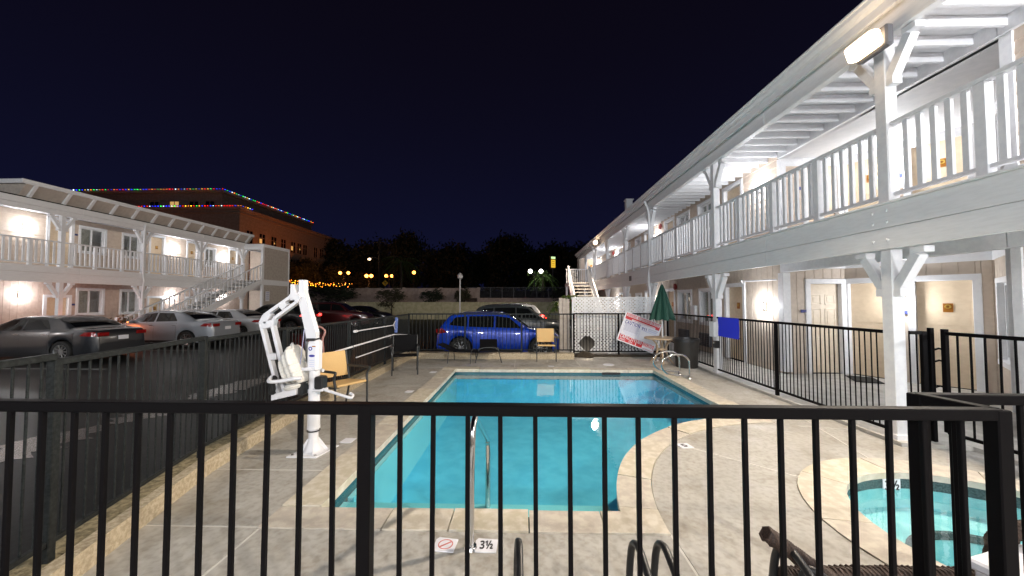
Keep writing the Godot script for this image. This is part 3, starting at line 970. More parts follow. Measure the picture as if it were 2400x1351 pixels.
func added_front_wing() -> void:  # unseen wing, added to carry lamps that light camera-facing sides
	var o := thing("motel_wing", "unseen motel wing added behind the viewer, its flood lamps lighting the camera-facing sides", "motel building", at(-6, 0, -9.5))
	var n0 := o.position
	o.position = Vector3.ZERO
	var W := clad_wall(o, Vector2(5.8, -9.0), Vector2(-17.0, -9.0), -0.2, 5.2, [], "lap", mats.tan_siding, true)
	for k in 4:
		add_door(o, W, 3.0 + k * 5.2, 3.8 + k * 5.2, -0.1)
	bx("roof", o, mats.asphalt, at(-5.6, 5.3, -11.5), Vector3(22.8, 0.2, 6.0), Basis(), 0.0)
	bx("eave_fascia", o, mats.white_board, at(-5.6, 5.1, -8.6), Vector3(22.8, 0.3, 0.06))
	for k in 6:  # added floods, spread in a row for soft fill from behind the camera
		var g := hold("flood_lamp", o)
		var p := at(3.4 - k * 3.6, 4.7, -8.4)
		bx("lamp_housing", g, mats.grille_grey, p + Vector3(0, 0.02, 0.16), Vector3(0.48, 0.28, 0.10), Basis(), 0.02)
		bx("lamp_lens", g, mats.lamp_warm, p, Vector3(0.44, 0.22, 0.16), Basis(), 0.04)
		spot(g, "lamp_light", p + Vector3(0, -0.02, -0.14), Vector3(0, -0.35, -1), Color(0.96, 0.98, 1.0), 23.0, 82.0, 0.2, 0.4)
	o.position = n0
	for c in o.get_children():
		c.position -= n0

func downspout_left(o: Node3D) -> void:
	put("downspout", o, tube_mesh(curve([at(-17.34, 5.2, 16.45), at(-17.36, 4.6, 16.42), at(-17.36, 3.0, 16.42), at(-17.3, 2.6, 16.42), at(-17.36, 2.1, 16.42), at(-17.36, -0.1, 16.42)], 4), 0.04, 8), mats.white_paint)

# ---------------------------------------------------------------- pool court
func disc(c: Vector2, r: float, n := 48) -> PackedVector2Array:
	var p := PackedVector2Array()
	for k in n:
		p.append(c + Vector2(cos(TAU * k / n), sin(TAU * k / n)) * r)
	return p

func clip_all(polys: Array, cutter: PackedVector2Array) -> Array:
	var out := []
	for p in polys:
		for q in Geometry2D.clip_polygons(p, cutter):
			if not Geometry2D.is_polygon_clockwise(q):
				out.append(q)
	return out

func strip(a: Vector2, b: Vector2, w: float) -> PackedVector2Array:
	var n := (b - a).normalized().orthogonal() * w / 2
	var p := PackedVector2Array([a + n, b + n, b - n, a - n])
	if Geometry2D.is_polygon_clockwise(p):
		p.reverse()
	return p

func wall_ring(st: SurfaceTool, poly: PackedVector2Array, y0: float, y1: float) -> void:
	for i in poly.size():
		var a := poly[i]
		var b := poly[(i + 1) % poly.size()]
		var n := Vector3(-(b.y - a.y), 0, -(b.x - a.x)).normalized()
		quad(st, at(a.x, y0, a.y), at(b.x, y0, b.y), at(b.x, y1, b.y), at(a.x, y1, a.y), n)

func flat_sheet(poly: PackedVector2Array, y: float) -> Mesh:
	var st := start()
	var idx := Geometry2D.triangulate_polygon(poly)
	for i in range(0, idx.size(), 3):
		var q := []
		for k in 3:
			q.append(at(poly[idx[i + k]].x, y, poly[idx[i + k]].y))
		tri(st, q[0], q[1], q[2], UPV)
	return st.commit()

const BULGE := Vector2(3.65, 2.75)
const TUB := Vector2(3.67, 2.80)

func spot(parent: Node, called: String, pos: Vector3, dir: Vector3, color: Color, energy: float, angle := 84.0, size := 0.12, blend := 0.15) -> SpotLight3D:
	var l := SpotLight3D.new()
	l.name = numbered(called, parent)
	l.transform = Transform3D(Basis.looking_at(dir.normalized(), Vector3(0.01, 1, 0.02)), pos)
	l.light_color = color
	l.light_energy = energy
	l.light_size = size
	l.spot_range = 90.0
	l.spot_attenuation = 2.0
	l.spot_angle = angle
	l.spot_angle_attenuation = blend
	l.shadow_enabled = true
	parent.add_child(l, true)
	return l

func pool_court() -> void:
	var outer: PackedVector2Array = Geometry2D.clip_polygons(rect(-1.99, 2.77, 3.53, 9.51), disc(BULGE, 2.57, 72))[0]
	var inner: PackedVector2Array = Geometry2D.clip_polygons(rect(-1.68, 3.08, 3.22, 9.20), disc(BULGE, 2.88, 72))[0]
	var tub_in := disc(TUB, 1.03)
	var tub_out := disc(TUB, 1.36)
	# deck, in slabs parted by pale joints
	var deck := hold("pool_deck", self)
	structure(deck, "stained grey concrete deck round the pool, in slabs with pale joints")
	var outline := PackedVector2Array([Vector2(-2.35, -3.0), Vector2(-2.50, 1.3), Vector2(-2.73, 2.27), Vector2(-3.09, 3.67), Vector2(-3.24, 5.2), Vector2(-3.27, 10.86), Vector2(1.52, 10.86), Vector2(1.52, 11.76), Vector2(4.62, 11.76), Vector2(4.42, 8.9), Vector2(4.42, 4.5), Vector2(5.12, 4.4), Vector2(5.12, -3.0)])
	if Geometry2D.is_polygon_clockwise(outline):
		outline.reverse()
	var slabs := [outline]
	var joints := [[Vector2(-3.5, 2.79), Vector2(-1.95, 2.79)], [Vector2(-3.6, 3.72), Vector2(-1.95, 3.72)], [Vector2(-3.6, 5.5), Vector2(-1.95, 5.5)], [Vector2(-3.6, 7.4), Vector2(-1.95, 7.4)], [Vector2(-3.6, 9.47), Vector2(-1.95, 9.47)], [Vector2(-1.97, 2.8), Vector2(-2.05, -3.2)], [Vector2(1.08, 2.79), Vector2(1.16, -3.2)], [Vector2(-0.2, 9.4), Vector2(-0.2, 11.0)], [Vector2(1.52, 9.4), Vector2(1.52, 12.0)], [Vector2(3.4, 9.3), Vector2(5, 10.4)], [Vector2(3.4, 6.6), Vector2(5.0, 6.4)], [Vector2(4.85, 2.75), Vector2(5.3, 2.75)], [Vector2(3.1, 1.7), Vector2(2.2, -3.2)]]
	# joints that lie inside the deck, between pool curve and tub
	var radials := [[Vector2(1.81, 4.53), Vector2(2.78, 3.60)], [Vector2(3.70, 4.0), Vector2(4.05, 5.5)], [Vector2(3.75, 5.2), Vector2(4.6, 5.0)]]
	for j in joints:
		slabs = clip_all(slabs, strip(j[0], j[1], 0.022))
	slabs = clip_all(slabs, outer)
	slabs = clip_all(slabs, tub_out)
	for s in slabs:
		put("deck_slab", deck, plan_mesh(s, -0.10, 0.0), mats.deck_concrete)
	# pale sealant lying in the joints
	for j in joints + radials:
		for q in Geometry2D.intersect_polygons(strip(j[0], j[1], 0.018), outline):
			for r in Geometry2D.clip_polygons(q, outer):
				for r2 in Geometry2D.clip_polygons(r, tub_out):
					put("joint_seal", deck, plan_mesh(r2, -0.09, -0.002 if j in joints else 0.004), mats.joint_white)
	# pool shell
	var pool := thing("swimming_pool", "blue plastered swimming pool with cream stone coping and one curved corner", "pool", at(0.8, 0, 6.1))
	var n0 := pool.position
	pool.position = Vector3.ZERO
	var basin: PackedVector2Array = Geometry2D.offset_polygon(inner, 0.02)[0]
	var st := start()
	wall_ring(st, basin, -0.85, -0.24)
	put("basin_wall", pool, st.commit(), mats.pool_plaster)
	put("basin_floor", pool, flat_sheet(basin, -0.8), mats.pool_plaster)
	st = start()
	wall_ring(st, basin, -0.24, -0.05)
	put("tile_band", pool, st.commit(), mats.pool_tile)
	put("step", pool, plan_mesh(rect(-1.69, 3.09, 0.80, 3.52), -0.8, -0.20), mats.pool_edge)
	put("step", pool, plan_mesh(rect(-1.69, 3.60, -1.63, 9.2), -0.8, -0.20), mats.pool_edge)
	bx("skimmer", pool, mats.dark_plastic, at(2.18, -0.075, 9.205), Vector3(0.45, 0.06, 0.02))
	var k := 0
	var stones := []
	var x := -1.99
	var ringpoly := disc(BULGE, 2.88, 72)
	for e in [[-1.99, -1.05], [-1.05, -0.55], [-0.55, 0.05], [0.05, 0.62], [0.62, 1.25]]:
		var r := rect(e[0] + 0.005, 2.775, e[1] - 0.005, 3.055 + 0.0)
		stones.append_array(Geometry2D.clip_polygons(r, ringpoly))
	for i in 6:
		stones.append(rect(-1.985, 3.065 + i * 1.02, -1.655, 3.055 + (i + 1) * 1.02))
	for i in 6:
		stones.append(rect(-1.985 + i * 0.92, 9.195, -1.995 + (i + 1) * 0.92, 9.505))
	for i in 4:
		var r := rect(3.195, 5.4 + i * 0.95 + 0.01, 3.525, 5.4 + (i + 1) * 0.95)
		stones.append_array(Geometry2D.clip_polygons(r, ringpoly))
	for i in 8:
		var a0 := deg_to_rad(92.0 + i * 11.5)
		var a1 := deg_to_rad(92.0 + (i + 1) * 11.5 - 0.22)
		var p := PackedVector2Array()
		for j in 7:
			var a: float = lerp(a0, a1, j / 6.0)
			p.append(BULGE + Vector2(cos(a), sin(a)) * 2.88)
		for j in 7:
			var a: float = lerp(a1, a0, j / 6.0)
			p.append(BULGE + Vector2(cos(a), sin(a)) * 2.575)
		for q in Geometry2D.intersect_polygons(p, rect(-1.985, 2.775, 3.525, 9.2)):
			stones.append(q)
	for s in stones:
		var hgt := 0.008 + 0.004 * ((k * 7) % 3)
		put("coping_stone", pool, plan_mesh(s, -0.06, hgt), mats["coping_%d" % ((k * 5 + 1) % 3)])
		k += 1
	pool.position = n0
	for c in pool.get_children():
		c.position -= n0
	var water := put("pool_water", self, flat_sheet(basin, -0.105), mats.water)
	structure(water)
	# hot tub
	var tub := thing("hot_tub", "round hot tub with dark tile rim and turquoise water, right of the pool", "hot tub", at(TUB.x, 0, TUB.y))
	n0 = tub.position
	tub.position = Vector3.ZERO
	st = start()
	wall_ring(st, disc(TUB, 1.04), -0.40, -0.15)
	wall_ring(st, disc(TUB, 0.62), -0.8, -0.34)
	put("tub_wall", tub, st.commit(), mats.tub_plaster)
	put("tub_floor", tub, flat_sheet(disc(TUB, 0.64), -0.78), mats.tub_plaster)
	st = start()
	wall_ring(st, disc(TUB, 1.038), -0.155, -0.035)
	put("tile_band", tub, st.commit(), mats.tub_tile)
	st = start()
	add_lathe(st, [[0.62, -0.40], [0.62, -0.34], [1.045, -0.34], [1.045, -0.40]], 48, Transform3D(Basis(), at(TUB.x, 0, TUB.y)))
	put("bench", tub, st.commit(), mats.tub_plaster)
	st = start()
	add_lathe(st, [[0.615, -0.39], [0.615, -0.333], [0.655, -0.333], [0.655, -0.39]], 48, Transform3D(Basis(), at(TUB.x, 0, TUB.y)))
	put("bench_tile", tub, st.commit(), mats.tub_tile)
	for i in 9:
		var a0 := TAU * i / 9.0 + 0.2
		var a1 := TAU * (i + 1) / 9.0 + 0.2 - 0.006
		var p := PackedVector2Array()
		for j in 7:
			var a: float = lerp(a0, a1, j / 6.0)
			p.append(TUB + Vector2(cos(a), sin(a)) * 1.355)
		for j in 7:
			var a: float = lerp(a1, a0, j / 6.0)
			p.append(TUB + Vector2(cos(a), sin(a)) * 1.01)
		p.reverse()
		put("coping_stone", tub, plan_mesh(p, -0.05, 0.010), mats["coping_%d" % (i % 3)])
	var rim := hold("depth_tile", tub)
	var ft := Transform3D(Basis(UPV, 0.02), at(TUB.x - 0.02, -0.10, TUB.y + 1.027))
	put("tile", rim, box_mesh(Vector3(0.17, 0.11, 0.012), 0.002), mats.sign_white, ft)
	words("digits", rim, "3½", 0.095, mats.dark_plastic, ft * Transform3D(Basis(), Vector3(0, -0.022, 0.007)), 0.14)
	tub.position = n0
	for c in tub.get_children():
		c.position -= n0
	structure(put("hot_tub_water", self, flat_sheet(disc(TUB, 1.036), -0.15), mats.water))
	# flat markers set in the deck
	marker(at(-0.25, 0.002, 2.62), 0.03, "3½", "white depth tile reading 3½ beside the stainless handrail")
	marker(at(-0.535, 0.002, 2.62), -0.04, "", "white tile with a red no-diving ring, left of the handrail")
	marker(at(1.90, 0.002, 4.45), 0.25, "5", "white depth tile on the curved deck between pool and hot tub")
	marker(at(-2.12, 0.002, 4.50), 1.57, "", "blank white tile in the deck beside the pool lift base")
	marker(at(-2.12, 0.002, 6.95), 1.57, "", "white tile in the deck halfway along the left pool edge")
	marker(at(-2.13, 0.002, 8.85), 1.57, "", "white tile in the deck near the far left pool corner")
	marker(at(0.75, 0.002, 9.72), 0.0, "", "white tile in the deck in front of the far tan chair")
	marker(at(3.75, 0.002, 6.1), 1.2, "", "white tile in the deck along the right pool edge")
	var lid := put("skimmer_lid", self, lathe_mesh([[0.0, 0.012], [0.14, 0.012], [0.15, 0.0]], 24), mats.sign_white, Transform3D(Basis(), at(2.3, 0.0, 10.0)))
	tag(lid, "round white skimmer lid in the deck before the lattice screen", "lid")
	# walkway under the balcony, and the raised kerbs
	var wk := put("walkway", self, plan_mesh(PackedVector2Array([Vector2(4.435, 8.9), Vector2(4.635, 11.5), Vector2(4.6, 29.0), Vector2(6.0, 29.0), Vector2(6.0, -7.0), Vector2(5.13, -7.0), Vector2(5.13, 4.41), Vector2(4.435, 4.51)]), -0.2, 0.042), mats.walk_concrete)
	structure(wk, "pale concrete walkway in front of the ground floor rooms")
	var ke := hold("kerb", self)
	tag(ke, "low rough yellow stone kerb under the left and far fences", "kerb")
	var path := [Vector2(-2.36, -1.0), Vector2(-2.50, 1.3), Vector2(-2.73, 2.27), Vector2(-3.09, 3.67), Vector2(-3.24, 5.2), Vector2(-3.25, 7.0), Vector2(-3.26, 9.0), Vector2(-3.27, 10.87)]
	for i in path.size() - 1:
		var a: Vector2 = path[i]
		var b: Vector2 = path[i + 1]
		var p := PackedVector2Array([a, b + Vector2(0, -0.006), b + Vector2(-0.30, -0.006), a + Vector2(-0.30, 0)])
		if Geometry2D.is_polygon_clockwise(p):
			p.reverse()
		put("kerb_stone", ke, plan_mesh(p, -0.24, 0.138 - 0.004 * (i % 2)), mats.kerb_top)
		var q := PackedVector2Array([a, b + Vector2(0, -0.006), b + Vector2(-0.09, -0.006), a + Vector2(-0.09, 0)])
		if Geometry2D.is_polygon_clockwise(q):
			q.reverse()
		put("kerb_face", ke, plan_mesh(Geometry2D.offset_polygon(q, 0.004)[0], -0.20, 0.15 - 0.004 * (i % 2)), mats.kerb_stone)
	for i in 4:
		put("kerb_stone", ke, plan_mesh(rect(-3.57 + i * 1.2725, 10.88, -3.576 + (i + 1) * 1.2725, 11.18), -0.24, 0.17 - 0.004 * (i % 2)), mats.kerb_stone)

func marker(pos: Vector3, turn: float, text: String, label: String) -> void:
	var o := thing("depth_marker", label, "marker tile", pos, turn)
	put("tile", o, plan_mesh(PackedVector2Array([Vector2(-0.075, -0.068), Vector2(0.07, -0.075), Vector2(0.078, 0.06), Vector2(-0.06, 0.075), Vector2(-0.078, 0.05)]), 0.0, 0.006), mats.sign_white)
	var f := Transform3D(Basis(Vector3(1, 0, 0), -PI / 2), Vector3(0, 0.006, 0))
	if text != "":
		words("digits", o, text, 0.085, mats.dark_plastic, f * Transform3D(Basis(), Vector3(0, 0, 0.001)), 0.09 if text.length() > 1 else 0.0)
	elif label.contains("red"):
		put("red_ring", o, lathe_mesh([[0.045, 0.0], [0.045, 0.008], [0.052, 0.008], [0.052, 0.0]], 24), mats.faded_red)
		bx("red_ring", o, mats.faded_red, Vector3(0, 0.006, 0), Vector3(0.085, 0.003, 0.012), Basis(UPV, 0.7), 0.0)

# ---------------------------------------------------------------- fences
func fence_run(o: Node3D, a: Vector3, b: Vector3, low: float, top: float, pitch: float, post_every: int, m: Material, opts := {}) -> void:
	var L := Vector2(a.x - b.x, a.z - b.z).length()
	var turn := Basis(UPV, atan2(-(b.z - a.z), b.x - a.x))
	var side := (b - a).normalized().cross(UPV)
	bar("top_rail", o, m, a + UPV * (top - 0.02), b + UPV * (top - 0.02), 0.04, opts.get("rail", 0.04), side, 0.004)
	bar("bottom_rail", o, m, a + UPV * low, b + UPV * low, 0.035, 0.032, side, 0.004)
	var n := int(round(L / pitch))
	var foot: float = opts.get("foot", 0.0)
	var jig := RandomNumberGenerator.new()
	jig.seed = n * 31 + post_every
	for k in n + 1:
		var p := a.lerp(b, float(k) / n)
		var is_post := post_every > 0 and (k % post_every == 0)
		if opts.has("posts"):
			is_post = k in opts.posts
		if is_post:
			var t2: float = top + opts.get("rise", 0.0) - (0.0 if opts.get("rise", 0.0) > 0.0 else 0.002)
			bx("post", o, m, p + UPV * (foot + t2) / 2, Vector3(0.05, t2 - foot, 0.05), turn)
		elif k > 0 and k < n or opts.get("ends", false):
			var lean := Basis(Vector3(1, 0, 0), jig.randf_range(-0.004, 0.004)) * Basis(Vector3(0, 0, 1), jig.randf_range(-0.0035, 0.0035))
			bx("picket", o, m, p + (b - a).normalized() * jig.randf_range(-0.0025, 0.0025) + UPV * (low + top - 0.04) / 2, Vector3(opts.get("thin", 0.0165), top - low - 0.03, opts.get("thin", 0.0165)), lean * turn, 0.002)

func fences() -> void:
	var m: Material = mats.black_metal
	# the fence the photograph looks over
	var f := thing("metal_fence", "black picket fence across the foreground, nearest to the viewer", "fence", at(0, 0, 1.4))
	fence_run(f, Vector3(-2.337, 0, 0.015), Vector3(1.679, 0, 0.03), 0.12, 1.32, 0.1255, 0, m, {"posts": [0, 14, 32], "rail": 0.045})
	fence_run(f, Vector3(1.679, 0, 0.03), Vector3(1.635, 0, -0.19), 0.12, 1.32, 0.12, 0, m, {"posts": [2], "rail": 0.045})
	fence_run(f, Vector3(1.635, 0, -0.19), Vector3(3.6, 0, -0.13), 0.12, 1.319, 0.128, 0, m, {"posts": [4, 15], "rail": 0.045})
	# left fence on the kerb
	m = mats.fence_metal
	f = thing("metal_fence", "long dark picket fence on the stone kerb, between the pool and the parked cars", "fence", at(-3.4, 0, 6))
	var o := Vector3(3.4, 0, 6)
	fence_run(f, at(-2.64, 0.0, 1.3) + o, at(-2.86, 0.0, 2.2) + o, 0.245, 1.38, 0.078, 0, m, {"posts": [], "foot": 0.13, "thin": 0.0115})
	fence_run(f, at(-2.86, 0.0, 2.2) + o, at(-3.22, 0.0, 3.67) + o, 0.245, 1.345, 0.078, 0, m, {"posts": [0, 19], "foot": 0.13, "thin": 0.0115})
	fence_run(f, at(-3.22, 0.0, 3.67) + o, at(-3.37, 0.0, 5.2) + o, 0.245, 1.33, 0.078, 0, m, {"posts": [20], "foot": 0.13, "thin": 0.0115})
	fence_run(f, at(-3.37, 0.0, 5.2) + o, at(-3.42, 0.0, 11.0) + o, 0.245, 1.32, 0.078, 25, m, {"foot": 0.13, "thin": 0.0115})
	# far fence
	f = thing("metal_fence", "dark picket fence along the far pool end, in front of the blue car", "fence", at(-1, 0, 11))
	o = Vector3(1, 0, 11)
	fence_run(f, at(-3.40, 0.0, 11.02) + o, at(1.56, 0.0, 11.05) + o, 0.25, 1.33, 0.112, 15, m, {"foot": 0.15})
	f = thing("metal_fence", "black picket fence at the far right, before the lattice screen and beside the bin", "fence", at(3, 0, 11.7))
	o = Vector3(-3, 0, 11.7)
	m = mats.black_metal
	fence_run(f, at(1.62, 0.0, 11.72) + o, at(4.52, 0.0, 11.75) + o, 0.12, 1.32, 0.10, 14, m, {})
	fence_run(f, at(4.54, 0.0, 11.72) + o, at(4.55, 0.0, 8.88) + o, 0.14, 1.33, 0.08, 0, m, {"posts": [0], "thin": 0.0125})
	# right fence between the two columns
	f = thing("metal_fence", "black picket fence between two white columns on the right of the pool", "fence", at(4.55, 0, 6.7))
	o = Vector3(-4.55, 0, 6.7)
	fence_run(f, at(4.47, 0.0, 8.62) + o, at(4.50, 0.0, 4.76) + o, 0.14, 1.34, 0.081, 0, m, {"posts": [24], "thin": 0.0125})
	bx("latch_box", f, mats.dark_plastic, at(4.40, 0.72, 8.55) + o, Vector3(0.10, 0.16, 0.10))
	bx("latch_plate", f, mats.steel, at(4.345, 0.76, 8.55) + o, Vector3(0.006, 0.05, 0.05))
	# gate right of the near column
	f = thing("metal_fence", "short black fence piece with twin posts, right of the nearest column", "fence", at(4.72, 0, 4.62))
	o = Vector3(-4.72, 0, 4.62)
	fence_run(f, at(4.66, 0.0, 4.60) + o, at(4.80, 0.0, 4.58) + o, 0.16, 1.34, 0.07, 0, m, {"posts": [2], "ends": true, "thin": 0.013})
	bx("post", f, m, at(4.875, 0.69, 4.57) + o, Vector3(0.045, 1.38, 0.045))
	f = thing("metal_gate", "black metal picket gate with latch hooks, facing the alcove doors", "gate", at(4.9, 0, 4.2))
	o = Vector3(-4.9, 0, 4.2)
	fence_run(f, at(4.95, 0.0, 4.49) + o, at(5.03, 0.0, 3.55) + o, 0.17, 1.34, 0.118, 0, m, {"posts": [0, 8], "rise": 0.03, "foot": 0.17})
	bar("brace", f, m, at(4.95, 0.30, 4.46) + o, at(4.955, 0.62, 4.37) + o, 0.016, 0.02, Vector3(1, 0, 0))
	for y in [0.35, 0.68, 0.98, 1.12]:
		put("hook", f, tube_mesh([at(4.885, y, 4.55) + o, at(4.92, y + 0.02, 4.53) + o, at(4.94, y + 0.01, 4.50) + o], 0.011, 6), m)
	f = thing("metal_fence", "black fence at the right edge, between the gate and the hot tub", "fence", at(5.06, 0, 2.6))
	o = Vector3(-5.06, 0, 2.6)
	fence_run(f, at(5.03, 0.0, 3.46) + o, at(5.09, 0.0, 1.5) + o, 0.17, 1.34, 0.118, 0, m, {"posts": [0, 16]})
	# the blue sheet tied to the right fence
	var s := thing("blue_sign", "small bright blue mesh sign tied to the fence by the second column", "sign", at(4.43, 1.125, 8.1))
	var st := start()
	for i in 14:
		for j in 9:
			var w := func(a: int, b: int) -> Vector3: return Vector3(0.006 * sin(a * 1.7) - 0.004 * sin(b * 1.1), -0.215 + b * 0.0478, 0.40 - a * 0.0572)
			quad(st, w.call(i, j), w.call(i + 1, j), w.call(i + 1, j + 1), w.call(i, j + 1), Vector3(-1, 0, 0))
	put("sheet", s, st.commit(), mats.banner_blue)
	for y in [0.2, -0.2]:
		for z in [0.39, -0.39]:
			put("tie", s, tube_mesh([Vector3(-0.012, y, z), Vector3(0.01, y + 0.01, z), Vector3(0.035, y, z)], 0.006, 5), mats.dark_plastic)
	# white lattice screen
	var l := thing("lattice_screen", "white wooden lattice screen behind the far right fence", "screen", at(2.85, 0, 11.95))
	var W := 2.46
	for e in [[-1.23, 0.05, -1.23, 1.82], [1.23, 0.05, 1.23, 1.82], [-1.27, 1.80, 1.27, 1.80], [-1.27, 0.07, 1.27, 0.07], [-1.2, 0.95, 1.2, 0.95]]:
		bar("frame", l, mats.white_trim, Vector3(e[0], e[1], 0), Vector3(e[2], e[3], 0), 0.05, 0.035)
	for fam in 2:
		var c := -3.2
		while c < 3.2:
			# slats at 45 degrees clipped to the frame
			var p0 := Vector2(c, 0.07)
			var dir := Vector2(1, 1) if fam == 0 else Vector2(-1, 1)
			var t0 := 0.0
			var t1 := 1.73
			var lo := -1.22
			var hi := 1.22
			if dir.x > 0:
				t0 = max(t0, lo - p0.x)
				t1 = min(t1, hi - p0.x)
			else:
				t0 = max(t0, p0.x - hi)
				t1 = min(t1, p0.x - lo)
			if t1 - t0 > 0.05:
				# a broken hole at the lower left
				var spans := [[t0, t1]]
				var hole := Vector2(-0.78, 0.33)
				var tc := (hole - p0).dot(dir) / 2.0
				var dist := (p0 + dir * tc).distance_to(hole)
				if dist < 0.21:
					var h := sqrt(0.25 * 0.25 - dist * dist) / 1.414
					spans = [[t0, tc - h], [tc + h, t1]]
				for s2 in spans:
					if s2[1] - s2[0] > 0.04 and s2[1] > t0 and s2[0] < t1:
						var q0: Vector2 = p0 + dir * max(s2[0], t0)
						var q1: Vector2 = p0 + dir * min(s2[1], t1)
						bar("slat", l, mats.white_trim, Vector3(q0.x, q0.y, 0.005 if fam == 0 else -0.005), Vector3(q1.x, q1.y, 0.005 if fam == 0 else -0.005), 0.042, 0.008, Vector3(0, 0, 1), 0.002)
			c += 0.113
	for e in [[-0.65, 1.38], [0.02, 1.38]]:
		var st2 := start()
		for k in 4:
			var a := Vector3(e[0], e[1], 0.018) + Basis(Vector3(0, 0, 1), k * PI / 2) * Vector3(0.11, 0, 0)
			var b := Vector3(e[0], e[1], 0.018) + Basis(Vector3(0, 0, 1), (k + 1) * PI / 2) * Vector3(0.11, 0, 0)
			add_bar(st2, a, b, 0.03, 0.012)
		put("diamond", l, st2.commit(), mats.white_trim)
	var gp := thing("grey_post", "weathered grey wooden screen post between blue car and lattice", "post", at(1.36, 0, 12.1))
	for k in 3:
		bx("plank", gp, mats.grey_siding, Vector3(-0.11 + k * 0.115, 0.8, 0), Vector3(0.108, 2.0 - 0.03 * k, 0.04))
	bx("rail", gp, mats.grey_siding, Vector3(0, 1.5, -0.04), Vector3(0.36, 0.08, 0.04))
	var pl := thing("leafy_plant", "arching green plant behind the grey post at the lattice screen", "plant", at(1.45, -0.2, 12.75))
	var pst := start()
	add_tube(pst, [Vector3(0, 0, 0), Vector3(0.02, 0.8, 0), Vector3(0, 1.6, 0)], [0.05, 0.04, 0.03], 6)
	put("stem", pl, pst.commit(), mats.bark)
	for k in 12:
		var a := k * 2.4
		var stl := start()
		for i in 7:
			var t := i / 6.0
			var t2 := (i + 1) / 6.0
			var p := func(tt: float) -> Vector3: return Vector3(cos(a) * 0.62 * tt, 1.55 + 0.45 * sin(tt * 2.4) * (0.5 + 0.5 * float(k % 3)) - 0.28 * tt * tt, sin(a) * 0.62 * tt)
			if i < 6:
				var q0: Vector3 = p.call(t)
				var q1: Vector3 = p.call(t2)
				var sd := Vector3(-sin(a), 0, cos(a))
				for sg in [-1.0, 1.0]:
					tri(stl, q0, q1, q1 + sd * sg * 0.13 - UPV * 0.06, UPV)
		put("frond", pl, stl.commit(), mats.leaf_palm)
	var so := put("soil_heap", self, lathe_mesh([[0.0, 0.16], [0.1, 0.14], [0.22, 0.07], [0.36, 0.0]], 20, 5, 0.14), mats.soil, Transform3D(Basis(), at(1.92, 0.0, 11.5)))
	tag(so, "small heap of brown soil at the foot of the lattice", "soil")
	var bed := put("planting_bed", self, plan_mesh(rect(1.6, 11.4, 4.4, 11.72), 0.0, 0.03), mats.soil)
	structure(bed, "strip of dark soil along the far right fence")

